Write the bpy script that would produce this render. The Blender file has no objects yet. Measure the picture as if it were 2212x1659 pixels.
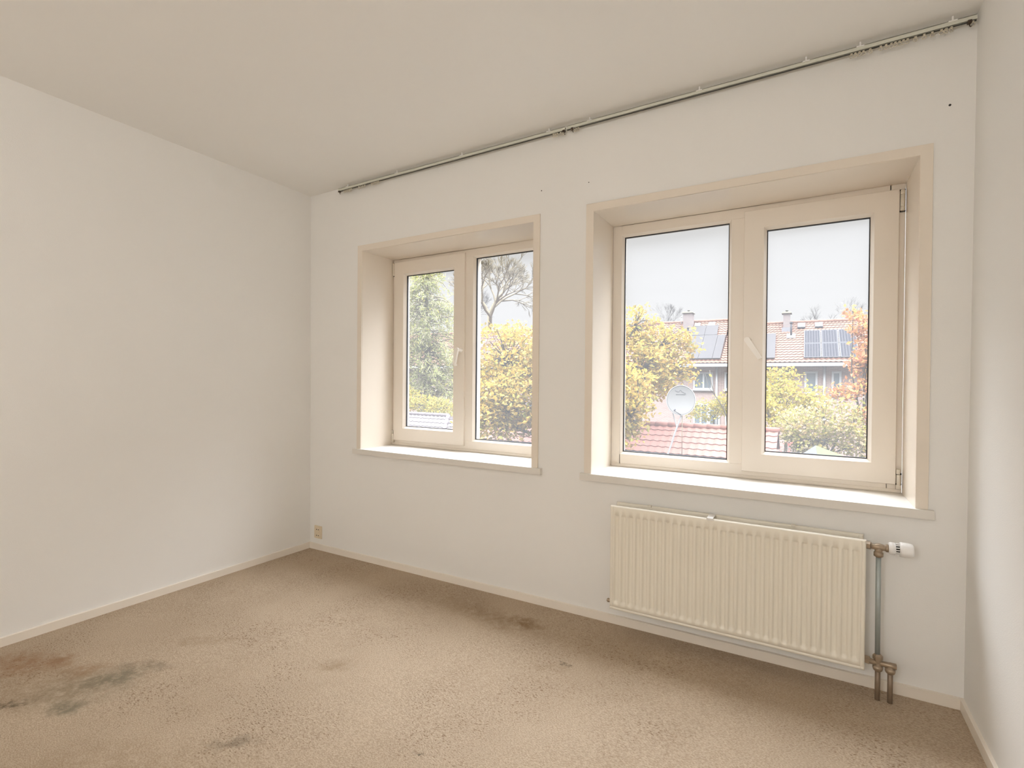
import bpy, math, random
from mathutils import Vector, Matrix

S = bpy.context.scene
COL = S.collection
PI = math.pi

# ------------------------------------------------------------------ camera
cam_d = bpy.data.cameras.new('camera')
cam = bpy.data.objects.new('camera', cam_d)
COL.objects.link(cam)
F_ = Vector((-0.5024, 0.8646, -0.0076)).normalized()
R_ = Vector((0.8645, 0.5025, 0.0089))
U_ = R_.cross(F_).normalized()
R_ = F_.cross(U_).normalized()
cam.matrix_world = Matrix(((R_.x, U_.x, -F_.x, 3.1092), (R_.y, U_.y, -F_.y, -2.4459),
                           (R_.z, U_.z, -F_.z, 1.2085), (0, 0, 0, 1)))
cam_d.sensor_width = 36.0
cam_d.lens = 36.0 * 1086.78 / 2212.0
cam_d.clip_start = 0.02
cam_d.clip_end = 500
S.camera = cam

# ------------------------------------------------------------------ view, sky, exposure
S.view_settings.view_transform = 'Standard'
S.view_settings.look = 'None'
S.view_settings.gamma = 1.0
S.view_settings.use_curve_mapping = False
S.view_settings.exposure = 0.0
S.cycles.max_bounces = 12
S.cycles.diffuse_bounces = 8
S.cycles.adaptive_threshold = 0.02
S.cycles.transparent_max_bounces = 24
S.cycles.sample_clamp_indirect = 6.0

SKY_LOW = 0.735      # overcast sky near the horizon
SKY_HIGH = 22.0     # bright cloud overhead
LAMP_COLOUR = (1.0, 0.975, 0.955, 1)     # fill lamp added out of view behind the viewer
LAMP_POWER = 47.0
W = bpy.data.worlds.new('overcast_sky')
S.world = W
W.use_nodes = True
nt = W.node_tree
nt.nodes.clear()


def N(t, kind, **kw):
    n = t.nodes.new(kind)
    for k, v in kw.items():
        setattr(n, k, v)
    return n


def M_(t, op, a, b=None, c=None):
    n = N(t, 'ShaderNodeMath', operation=op)
    for i, v in enumerate((a, b, c)):
        if v is None:
            continue
        if isinstance(v, (int, float)):
            n.inputs[i].default_value = v
        else:
            t.links.new(v, n.inputs[i])
    return n.outputs[0]


tc = N(nt, 'ShaderNodeTexCoord')
sp = N(nt, 'ShaderNodeSeparateXYZ')
nt.links.new(tc.outputs['Generated'], sp.inputs[0])
mr = N(nt, 'ShaderNodeMapRange', interpolation_type='SMOOTHSTEP')
nt.links.new(sp.outputs['Z'], mr.inputs['Value'])
mr.inputs['From Min'].default_value = 0.40
mr.inputs['From Max'].default_value = 0.80
mr.inputs['To Min'].default_value = SKY_LOW
mr.inputs['To Max'].default_value = SKY_HIGH
mp = N(nt, 'ShaderNodeMapping')
mp.inputs['Scale'].default_value = (2, 2, 9)
nt.links.new(tc.outputs['Generated'], mp.inputs[0])
nz = N(nt, 'ShaderNodeTexNoise')
nz.inputs['Scale'].default_value = 2.2
nz.inputs['Detail'].default_value = 4
nt.links.new(mp.outputs[0], nz.inputs['Vector'])
cl = M_(nt, 'MULTIPLY_ADD', nz.outputs['Fac'], 0.09, 0.955)
st = M_(nt, 'MULTIPLY', mr.outputs[0], cl)
bg = N(nt, 'ShaderNodeBackground')
skc = N(nt, 'ShaderNodeMix', data_type='RGBA')
skc.inputs[6].default_value = (0.995, 0.985, 0.99, 1)     # pale grey low cloud
skc.inputs[7].default_value = (0.94, 0.98, 1.06, 1)      # cooler light overhead
skf = N(nt, 'ShaderNodeMapRange', interpolation_type='SMOOTHSTEP')
nt.links.new(sp.outputs['Z'], skf.inputs['Value'])
skf.inputs['From Min'].default_value = 0.35
skf.inputs['From Max'].default_value = 0.6
nt.links.new(skf.outputs[0], skc.inputs[0])
nt.links.new(skc.outputs[2], bg.inputs['Color'])
nt.links.new(st, bg.inputs['Strength'])
wo = N(nt, 'ShaderNodeOutputWorld')
nt.links.new(bg.outputs[0], wo.inputs['Surface'])


# daylight portals in the two window openings (they give no light of their own, they guide the sky sampling)
def portal(x0, x1, z0, z1):
    l = bpy.data.lights.new('window_daylight', 'AREA')
    l.shape = 'RECTANGLE'
    l.size = x1 - x0
    l.size_y = z1 - z0
    l.cycles.is_portal = True
    o = bpy.data.objects.new('window_daylight', l)
    o.location = ((x0 + x1) / 2, 0.42, (z0 + z1) / 2)
    o.rotation_euler = (-PI / 2, 0, 0)
    o['kind'] = 'helper'
    COL.objects.link(o)


portal(0.45, 1.88, 0.70, 2.12)
portal(2.12, 3.53, 0.70, 2.12)


# ------------------------------------------------------------------ materials
def s2l(v):
    v /= 255.0
    return v / 12.92 if v <= 0.04045 else ((v + 0.055) / 1.055) ** 2.4


def rgb(r, g, b, k=1.0):
    return (s2l(r) * k, s2l(g) * k, s2l(b) * k, 1.0)


def mat(name, col, rough=0.6, metal=0.0, spec=0.5, noise=0.0, nscale=8.0, bump=0.0, bscale=200.0, bdist=0.002):
    m = bpy.data.materials.new(name)
    m.use_nodes = True
    t = m.node_tree
    b = t.nodes['Principled BSDF']
    b.inputs['Base Color'].default_value = col
    b.inputs['Roughness'].default_value = rough
    b.inputs['Metallic'].default_value = metal
    b.inputs['Specular IOR Level'].default_value = spec
    c = N(t, 'ShaderNodeTexCoord')
    if noise:
        n = N(t, 'ShaderNodeTexNoise')
        n.inputs['Scale'].default_value = nscale
        n.inputs['Detail'].default_value = 5
        t.links.new(c.outputs['Object'], n.inputs['Vector'])
        mx = N(t, 'ShaderNodeMix', data_type='RGBA')
        mx.inputs[6].default_value = [x * (1 - noise) for x in col[:3]] + [1]
        mx.inputs[7].default_value = [min(1, x * (1 + noise)) for x in col[:3]] + [1]
        t.links.new(n.outputs['Fac'], mx.inputs[0])
        t.links.new(mx.outputs[2], b.inputs['Base Color'])
    if bump:
        n2 = N(t, 'ShaderNodeTexNoise')
        n2.inputs['Scale'].default_value = bscale
        n2.inputs['Detail'].default_value = 3
        t.links.new(c.outputs['Object'], n2.inputs['Vector'])
        bp = N(t, 'ShaderNodeBump')
        bp.inputs['Strength'].default_value = bump
        bp.inputs['Distance'].default_value = bdist
        t.links.new(n2.outputs['Fac'], bp.inputs['Height'])
        t.links.new(bp.outputs[0], b.inputs['Normal'])
    return m


WALLC = (0.80, 0.79, 0.765, 1)
M = {}
M['wall'] = mat('wallpaper_white', WALLC, 0.75, spec=0.25, noise=0.012, nscale=2.5, bump=0.35, bscale=260, bdist=0.0012)
M['ceiling'] = mat('ceiling_white', (0.835, 0.825, 0.80, 1), 0.85, spec=0.2, noise=0.012, nscale=1.5)
M['trim'] = mat('cream_gloss_paint', (0.765, 0.69, 0.595, 1), 0.24, spec=0.45, noise=0.02, nscale=5)
M['skirt'] = mat('cream_skirting_paint', (0.80, 0.74, 0.655, 1), 0.45, spec=0.4, noise=0.03, nscale=9)
M['pvc'] = mat('cream_pvc', (0.765, 0.70, 0.615, 1), 0.35, spec=0.45, noise=0.012, nscale=4)
M['sill'] = mat('white_sill', (0.72, 0.69, 0.64, 1), 0.4, spec=0.45, noise=0.015, nscale=6)
M['handle'] = mat('ivory_handle', (0.84, 0.80, 0.74, 1), 0.3)
M['gasket'] = mat('black_gasket', (0.012, 0.012, 0.015, 1), 0.6)
M['rad'] = mat('cream_radiator_enamel', (0.80, 0.755, 0.655, 1), 0.38, spec=0.4, noise=0.02, nscale=7)
M['white'] = mat('white_plastic', (0.82, 0.81, 0.79, 1), 0.35)
M['ivory'] = mat('ivory_plastic', (0.72, 0.62, 0.46, 1), 0.4)
M['brass'] = mat('dull_brass', (0.36, 0.28, 0.20, 1), 0.4, metal=0.5, noise=0.15, nscale=60)
M['pipe'] = mat('grey_steel_pipe', (0.36, 0.40, 0.39, 1), 0.4, metal=0.35, noise=0.12, nscale=40)
M['brownpipe'] = mat('brown_pipe', (0.25, 0.185, 0.13, 1), 0.45, metal=0.35, noise=0.12, nscale=40)
M['dark'] = mat('dark_slot', (0.02, 0.018, 0.015, 1), 0.7)
M['brown'] = mat('dark_brown_stop', (0.05, 0.03, 0.015, 1), 0.5)
M['rail'] = mat('grey_rail', (0.62, 0.62, 0.54, 1), 0.45, spec=0.4)
M['glider'] = mat('translucent_glider', (0.62, 0.57, 0.46, 1), 0.4)
M['hinge'] = mat('hinge_cream', (0.66, 0.60, 0.50, 1), 0.35, noise=0.1, nscale=60)


def glass_mat(name, veil):
    m = bpy.data.materials.new(name)
    m.use_nodes = True
    t = m.node_tree
    t.nodes.clear()
    tr = N(t, 'ShaderNodeBsdfTransparent')
    tr.inputs[0].default_value = (0.985, 0.99, 0.985, 1)
    tl = N(t, 'ShaderNodeBsdfTranslucent')
    tl.inputs[0].default_value = (0.95, 0.95, 0.97, 1)
    a = N(t, 'ShaderNodeMixShader')
    a.inputs[0].default_value = veil
    t.links.new(tr.outputs[0], a.inputs[1])
    t.links.new(tl.outputs[0], a.inputs[2])
    gl = N(t, 'ShaderNodeBsdfGlossy')
    gl.inputs['Roughness'].default_value = 0.0
    fr = N(t, 'ShaderNodeFresnel')
    fr.inputs[0].default_value = 1.025
    b = N(t, 'ShaderNodeMixShader')
    t.links.new(fr.outputs[0], b.inputs[0])
    t.links.new(a.outputs[0], b.inputs[1])
    t.links.new(gl.outputs[0], b.inputs[2])
    o = N(t, 'ShaderNodeOutputMaterial')
    t.links.new(b.outputs[0], o.inputs[0])
    return m


M['glass'] = glass_mat('veiled_window_glass', 0.045)  # translucent share lays a pale flare haze over the view outside


def carpet_mat():
    m = bpy.data.materials.new('beige_carpet')
    m.use_nodes = True
    t = m.node_tree
    L = t.links.new
    b = t.nodes['Principled BSDF']
    b.inputs['Roughness'].default_value = 0.95
    b.inputs['Specular IOR Level'].default_value = 0.08
    c = N(t, 'ShaderNodeTexCoord')
    P = c.outputs['Object']

    def noise(scale, detail, rough=0.5, vec=P):
        n = N(t, 'ShaderNodeTexNoise')
        n.inputs['Scale'].default_value = scale
        n.inputs['Detail'].default_value = detail
        n.inputs['Roughness'].default_value = rough
        L(vec, n.inputs['Vector'])
        return n.outputs['Fac']

    def mixc(f, a, bb):
        x = N(t, 'ShaderNodeMix', data_type='RGBA')
        if isinstance(f, float):
            x.inputs[0].default_value = f
        else:
            L(f, x.inputs[0])
        for i, v in ((6, a), (7, bb)):
            if isinstance(v, tuple):
                x.inputs[i].default_value = v
            else:
                L(v, x.inputs[i])
        return x.outputs[2]

    def ramp(v, lo, hi):
        r = N(t, 'ShaderNodeMapRange', interpolation_type='SMOOTHSTEP')
        r.inputs['From Min'].default_value = lo
        r.inputs['From Max'].default_value = hi
        L(v, r.inputs['Value'])
        return r.outputs[0]

    base = mixc(ramp(noise(1.6, 5, 0.6), 0.3, 0.7), (0.45, 0.358, 0.262, 1), (0.53, 0.432, 0.323, 1))
    # tufts: fine light / dark variation, slightly stretched along one direction
    mpn = N(t, 'ShaderNodeMapping')
    mpn.inputs['Rotation'].default_value = (0, 0, 0.5)
    mpn.inputs['Scale'].default_value = (1.0, 1.9, 1)
    L(P, mpn.inputs[0])
    tuft = noise(150, 3, 0.65, mpn.outputs[0])
    base = mixc(ramp(tuft, 0.30, 0.70), mixc(0.50, base, (0.25, 0.165, 0.10, 1)), mixc(0.32, base, (0.72, 0.60, 0.46, 1)))
    patch = noise(2.6, 3, 0.55)
    pit = noise(92, 2, 0.5, mpn.outputs[0])
    pits = M_(t, 'MULTIPLY', ramp(pit, 0.58, 0.68), ramp(patch, 0.40, 0.66))
    base = mixc(M_(t, 'MULTIPLY', pits, 0.72), base, (0.20, 0.115, 0.06, 1))
    # worn-in stains, and two long brown strips of shade painted along the window wall
    dist = N(t, 'ShaderNodeTexNoise')
    dist.inputs['Scale'].default_value = 9
    dist.inputs['Detail'].default_value = 7
    dist.inputs['Roughness'].default_value = 0.7
    L(P, dist.inputs['Vector'])
    off = N(t, 'ShaderNodeVectorMath', operation='MULTIPLY_ADD')
    off.inputs[1].default_value = (0.20, 0.20, 0)
    off.inputs[2].default_value = (-0.10, -0.10, 0)
    L(dist.outputs['Color'], off.inputs[0])
    ad = N(t, 'ShaderNodeVectorMath', operation='ADD')
    L(P, ad.inputs[0])
    L(off.outputs[0], ad.inputs[1])
    PP = ad.outputs[0]
    brk = ramp(M_(t, 'ADD', noise(26, 6, 0.75), M_(t, 'MULTIPLY', tuft, 0.35)), 0.48, 0.80)
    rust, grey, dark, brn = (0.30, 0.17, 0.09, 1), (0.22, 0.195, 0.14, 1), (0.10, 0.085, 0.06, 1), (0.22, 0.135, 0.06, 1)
    stains = [(0.24, -1.64, 0.20, 0.12, 0.4, rust, 0.75), (0.36, -1.56, 0.10, 0.06, 0.4, rust, 0.6),
              (0.575, -1.75, 0.075, 0.03, 0.95, dark, 0.95), (0.77, -1.67, 0.07, 0.05, 0.3, grey, 0.95),
              (0.70, -1.49, 0.06, 0.15, -0.55, grey, 0.85), (0.52, -1.53, 0.10, 0.06, 0.6, rust, 0.55),
              (0.66, -1.60, 0.22, 0.14, 0.6, grey, 0.45), (0.50, -1.68, 0.3, 0.2, 0.6, brn, 0.3),
              (0.70, -1.40, 0.14, 0.05, 0.6, dark, 0.4),
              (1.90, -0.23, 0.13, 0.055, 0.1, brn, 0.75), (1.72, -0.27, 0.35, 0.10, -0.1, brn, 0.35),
              (2.24, -0.47, 0.014, 0.010, 0, dark, 0.9), (2.19, -0.52, 0.09, 0.04, 0.4, brn, 0.35),
              (0.29, -0.76, 0.04, 0.02, 0.4, rust, 0.6), (1.48, -1.47, 0.03, 0.08, -0.9, dark, 0.5),
              (2.03, -1.19, 0.012, 0.012, 0, dark, 0.8), (1.40, -0.99, 0.10, 0.05, 0.4, brn, 0.35),
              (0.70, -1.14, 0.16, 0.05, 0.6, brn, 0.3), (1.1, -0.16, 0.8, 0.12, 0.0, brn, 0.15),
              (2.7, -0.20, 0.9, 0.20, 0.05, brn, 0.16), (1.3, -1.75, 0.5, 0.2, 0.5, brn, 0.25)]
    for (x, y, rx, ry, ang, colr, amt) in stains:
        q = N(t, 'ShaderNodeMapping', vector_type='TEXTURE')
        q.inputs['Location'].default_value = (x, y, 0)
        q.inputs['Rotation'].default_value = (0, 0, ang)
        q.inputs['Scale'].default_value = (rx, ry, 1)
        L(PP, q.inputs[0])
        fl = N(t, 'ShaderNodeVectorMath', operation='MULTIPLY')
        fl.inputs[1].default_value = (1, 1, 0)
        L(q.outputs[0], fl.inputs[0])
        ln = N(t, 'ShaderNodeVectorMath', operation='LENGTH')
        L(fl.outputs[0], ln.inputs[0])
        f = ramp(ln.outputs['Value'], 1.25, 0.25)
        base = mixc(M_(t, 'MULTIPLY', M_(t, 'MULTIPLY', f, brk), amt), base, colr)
    L(base, b.inputs['Base Color'])
    bp = N(t, 'ShaderNodeBump')
    bp.inputs['Strength'].default_value = 0.7
    bp.inputs['Distance'].default_value = 0.006
    hgt = M_(t, 'SUBTRACT', M_(t, 'ADD', tuft, M_(t, 'MULTIPLY', noise(240, 2), 0.6)), pits)
    L(hgt, bp.inputs['Height'])
    L(bp.outputs[0], b.inputs['Normal'])
    return m


M['carpet'] = carpet_mat()


# ------------------------------------------------------------------ mesh helpers
class MB:
    def __init__(s):
        s.v, s.f, s.sm = [], [], []

    def add(s, vs, fs, smooth=False):
        k = len(s.v)
        s.v += [tuple(v) for v in vs]
        s.f += [tuple(i + k for i in f) for f in fs]
        s.sm += [smooth] * len(fs)
        return s

    def box(s, x0, x1, y0, y1, z0, z1):
        return s.add([(x0, y0, z0), (x1, y0, z0), (x1, y1, z0), (x0, y1, z0), (x0, y0, z1), (x1, y0, z1), (x1, y1, z1), (x0, y1, z1)],
                     [(3, 2, 1, 0), (4, 5, 6, 7), (0, 1, 5, 4), (1, 2, 6, 5), (2, 3, 7, 6), (3, 0, 4, 7)])

    def hexa(s, a, b):
        """a, b: two quads (4 points each) joined into a closed solid"""
        return s.add(list(a) + list(b), [(3, 2, 1, 0), (4, 5, 6, 7), (0, 1, 5, 4), (1, 2, 6, 5), (2, 3, 7, 6), (3, 0, 4, 7)])

    def tube(s, pts, rad, n=12, caps=True, smooth=True):
        pts = [Vector(p) for p in pts]
        if not isinstance(rad, (list, tuple)):
            rad = [rad] * len(pts)
        up = None
        vs, fs = [], []
        for i, p in enumerate(pts):
            d = (pts[min(i + 1, len(pts) - 1)] - pts[max(i - 1, 0)])
            if d.length < 1e-9:
                d = Vector((0, 0, 1))
            d.normalize()
            if up is None:
                up = Vector((0, 0, 1)) if abs(d.z) < 0.9 else Vector((1, 0, 0))
            a = (up - d * up.dot(d))
            if a.length < 1e-6:
                a = d.orthogonal()
            a.normalize()
            up = a
            b = d.cross(a)
            for k in range(n):
                t = 2 * PI * k / n
                vs.append(p + (a * math.cos(t) + b * math.sin(t)) * rad[i])
        for i in range(len(pts) - 1):
            for k in range(n):
                k2 = (k + 1) % n
                fs.append((i * n + k, i * n + k2, (i + 1) * n + k2, (i + 1) * n + k))
        s.add(vs, fs, smooth)
        if caps:
            m = len(pts) - 1
            s.add(vs[:n], [tuple(range(n))[::-1]])
            s.add(vs[m * n:], [tuple(range(n))])
        return s

    def lathe(s, c, axis, prof, n=24, smooth=True):
        """prof: list of (distance along axis, radius)"""
        ax = Vector(axis).normalized()
        return s.tube([Vector(c) + ax * d for d, r in prof], [max(r, 1e-5) for d, r in prof], n, True, smooth)

    def ring(s, x0, x1, z0, z1, prof):
        """closed profile [(inset, y)] swept round a rectangle in the x-z plane, mitred corners"""
        n = len(prof)
        vs, fs = [], []
        for c in range(4):
            for d, y in prof:
                x = x0 + d if c in (0, 3) else x1 - d
                z = z0 + d if c in (0, 1) else z1 - d
                vs.append((x, y, z))
        for c in range(4):
            c2 = (c + 1) % 4
            for k in range(n):
                k2 = (k + 1) % n
                fs.append((c * n + k, c2 * n + k, c2 * n + k2, c * n + k2))
        return s.add(vs, fs)

    def build(s, name, m, parent=None, bevel=0.0, loc=None, fix=True):
        me = bpy.data.meshes.new(name)
        me.from_pydata(s.v, [], s.f)
        me.polygons.foreach_set('use_smooth', s.sm)
        if fix:
            import bmesh
            bm = bmesh.new()
            bm.from_mesh(me)
            bmesh.ops.remove_doubles(bm, verts=bm.verts, dist=1e-6)
            bmesh.ops.recalc_face_normals(bm, faces=bm.faces)
            bm.to_mesh(me)
            bm.free()
        if isinstance(m, (list, tuple)):
            for x in m:
                me.materials.append(x)
        else:
            me.materials.append(m)
        o = bpy.data.objects.new(name, me)
        COL.objects.link(o)
        if parent is not None:
            o.parent = parent
            pl = Vector(parent.location)
            if parent.parent is not None:
                pl += Vector(parent.parent.location)
            me.transform(Matrix.Translation(-pl))
        if loc is not None:
            me.transform(Matrix.Translation(-Vector(loc)))
            o.location = loc
        if bevel:
            b = o.modifiers.new('bevel', 'BEVEL')
            b.width = bevel
            b.segments = 2
            b.limit_method = 'ANGLE'
            b.angle_limit = 0.6
        return o


def tag(o, label=None, cat=None, group=None, kind=None):
    if label:
        o['label'] = label
    if cat:
        o['category'] = cat
    if group:
        o['group'] = group
    if kind:
        o['kind'] = kind
    return o


def thing(name, label, cat, loc=(0, 0, 0), group=None, kind=None):
    o = bpy.data.objects.new(name, None)
    o.empty_display_size = 0.1
    o.location = loc
    COL.objects.link(o)
    return tag(o, label, cat, group, kind)


def lerp(a, b, t):
    return a + (b - a) * t


# ------------------------------------------------------------------ the room shell
ZT = lambda x: lerp(2.537, 2.5615, x / 3.64)        # ceiling height along the window wall
ZB = lambda x: lerp(-0.030, 0.005, x / 3.63)        # carpet height along the window wall
XL = lambda z: lerp(-0.0135, -0.0257, (z + 0.03) / 2.567)
XR = lambda z: lerp(3.632, 3.641, z / 2.56)
YF = -5.20
FL_B, FL_T = (-0.065, YF, 0.0), (-0.04, YF, 2.60)
FR_B, FR_T = (3.63, YF, 0.0), (3.64, YF, 2.577)
BL_B, BL_T = (XL(-0.03), 0, -0.030), (XL(2.537), 0, 2.537)
BR_B, BR_T = (XR(0), 0, 0.005), (XR(2.56), 0, 2.5615)


def slab(name, quad, off, m, label, cat):
    q = [Vector(p) for p in quad]
    o = MB().hexa(q, [p + Vector(off) for p in q]).build(name, m)
    return tag(o, label, cat, kind='structure')


def ext(p, dx=0, dy=0, dz=0):
    return (p[0] + dx, p[1] + dy, p[2] + dz)


# carpeted floor: a fine grid so that the carpet follows the uneven boards
fb = MB()
nx, ny = 8, 8
vs = []
for j in range(ny + 1):
    for i in range(nx + 1):
        u, v = i / nx, j / ny
        a = Vector(BL_B).lerp(Vector(BR_B), u)
        b = Vector(FL_B).lerp(Vector(FR_B), u)
        vs.append(a.lerp(b, v))
fs = [(j * (nx + 1) + i, (j + 1) * (nx + 1) + i, (j + 1) * (nx + 1) + i + 1, j * (nx + 1) + i + 1) for j in range(ny) for i in range(nx)]
fb.add(vs, fs)
q0 = [BL_B, BR_B, FR_B, FL_B]
fb.hexa([ext(p, dz=-0.004) for p in q0], [ext(p, dz=-0.12) for p in q0])
fl = fb.build('floor', M['carpet'])
tag(fl, 'beige speckled carpet floor with dark stains at the left', 'floor', kind='structure')

slab('ceiling', [BL_T, BR_T, FR_T, FL_T], (0, 0, 0.12), M['ceiling'], 'plain off-white ceiling of the empty room', 'ceiling')
slab('wall_left', [BL_B, BL_T, FL_T, FL_B], (-0.12, 0, 0), M['wall'], 'long bare white wall at the left with no window', 'wall')
slab('wall_right', [BR_B, BR_T, FR_T, FR_B], (0.12, 0, 0), M['wall'], 'narrow strip of white wall at the right edge', 'wall')
slab('wall_front', [FL_B, FL_T, FR_T, FR_B], (0, -0.12, 0), M['wall'], 'bare white wall behind the viewer facing the windows', 'wall')

# window wall with two openings
HOLES = [(0.4950, 1.8312, 0.698, 2.0862), (2.1551, 3.4931, 0.698, 2.0896)]
xs = [None, HOLES[0][0], HOLES[0][1], HOLES[1][0], HOLES[1][1], None]
wb = MB()
TH = 0.395


def wcell(xa, xb, za, zb):
    pts = []
    for (x, z) in ((xa, za), (xb, za), (xb, zb), (xa, zb)):
        zz = ZB(x if x is not None else (0 if xa is None else 3.63)) if z is None and za is z else z
        pts.append((x, zz))
    return pts


def col_quad(xa, xb, za, zb):
    """xa/xb None = room corner, za None = floor, zb None = ceiling"""
    def fix(x, z, left):
        zz = z
        xr = x
        if x is None:
            xr = 0.0 if left else 3.635
        if z == 'f':
            zz = ZB(xr)
        elif z == 'c':
            zz = ZT(xr)
        if x is None:
            xr = XL(zz) if left else XR(zz)
        return (xr, zz)
    P4 = [fix(xa, za, True), fix(xb, za, False), fix(xb, zb, False), fix(xa, zb, True)]
    wb.hexa([(x, 0.0, z) for x, z in P4], [(x, TH, z) for x, z in P4])


for i in range(5):
    xa, xb = xs[i], xs[i + 1]
    if i in (1, 3):
        h = HOLES[0] if i == 1 else HOLES[1]
        col_quad(xa, xb, 'f', h[2])
        col_quad(xa, xb, h[3], 'c')
    else:
        col_quad(xa, xb, 'f', 'c')
wback = wb.build('wall_back', M['wall'])
tag(wback, 'white window wall holding both windows above the radiator', 'wall', kind='structure')
sk = MB()
# small paint defects / nail holes on the window wall
for (x, z, r) in ((3.5667, 2.2491, 0.0042), (2.1357, 2.2324, 0.0025), (1.8632, 2.2389, 0.0030)):
    sk.lathe((x, -0.0012, z), (0, 1, 0), [(0, r), (0.002, r)], 10)
sk.build('nail_hole', M['dark'], wback)
# baseboards: thin boards with a slightly ragged lower edge hidden in the pile
HB = 0.042


def baseboard(name, p, q, inward, label):
    p, q = Vector(p), Vector(q)
    iv = Vector(inward)
    b = MB()
    n = 40
    rng = random.Random(name)
    top_i, top_o, bot_i, bot_o = [], [], [], []
    for k in range(n + 1):
        c = p.lerp(q, k / n)
        w = (rng.random() - 0.5) * 0.0016
        top_o.append(c + Vector((0, 0, HB + w)))
        top_i.append(c + iv * 0.012 + Vector((0, 0, HB + w - 0.001)))
        bot_i.append(c + iv * 0.012 + Vector((0, 0, -0.006)))
        bot_o.append(c + Vector((0, 0, -0.006)))
    m = n + 1
    vs = top_o + top_i + bot_i + bot_o
    fs = []
    for k in range(n):
        for r in range(4):
            r2 = (r + 1) % 4
            fs.append((r * m + k, r * m + k + 1, r2 * m + k + 1, r2 * m + k))
    fs += [(0, m, 2 * m, 3 * m), (n, m + n, 2 * m + n, 3 * m + n)]
    o = b.add(vs, fs).build(name, M['skirt'])
    return tag(o, label, 'baseboard', kind='structure')


baseboard('baseboard_back', (BL_B[0], 0, -0.030), (BR_B[0], 0, 0.005), (0, -1, 0), 'low cream baseboard under the windows behind the radiator')
baseboard('baseboard_left', BL_B, FL_B, (1, 0, 0), 'low cream baseboard along the long left wall')
baseboard('baseboard_right', BR_B, FR_B, (-1, 0, 0), 'low cream baseboard along the right edge wall')

# ------------------------------------------------------------------ windows
def lining(name, x0, x1, zt, label):
    """casing on the wall face plus the deep painted reveal; x0..x1 and zt are the casing's outer edges"""
    cw, zs = 0.039, 0.7313
    root = MB()
    # casing: two legs and a head with mitred corners
    y0, y1 = -0.009, 0.0
    xi0, xi1, zi = x0 + cw, x1 - cw, zt - cw
    for a in ([(x0, zs), (xi0, zs), (xi0, zi), (x0, zt)], [(xi1, zs), (x1, zs), (x1, zt), (xi1, zi)], [(xi0, zi), (xi1, zi), (x1, zt), (x0, zt)]):
        root.hexa([(x, y0, z) for x, z in a], [(x, y1, z) for x, z in a])
    o = root.build(name, M['trim'], bevel=0.0012)
    tag(o, label, 'window trim', kind='structure')
    rv = MB()
    t = 0.0118
    rv.box(xi0 - t, xi0, 0.0, 0.30, zs, zi + t)
    rv.box(xi1, xi1 + t, 0.0, 0.30, zs, zi + t)
    rv.box(xi0, xi1, 0.0, 0.30, zi, zi + t)
    rv.build('reveal_lining', M['trim'], o)
    return o


lining('trim_1', 0.4685, 1.8584, 2.1133, 'flat cream casing and deep reveal round the smaller left window')
lining('trim_2', 2.1283, 3.5202, 2.1165, 'flat cream casing and deep reveal round the right window over the radiator')


def bead_ring(mb, x0, x1, z0, z1, yf, yg):
    """sloping glazing bead from the face of the frame back to the glass"""
    mb.ring(x0, x1, z0, z1, [(-0.004, yf), (0.0, yf), (0.012, yg - 0.004), (0.012, yg), (-0.004, yg)])


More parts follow.
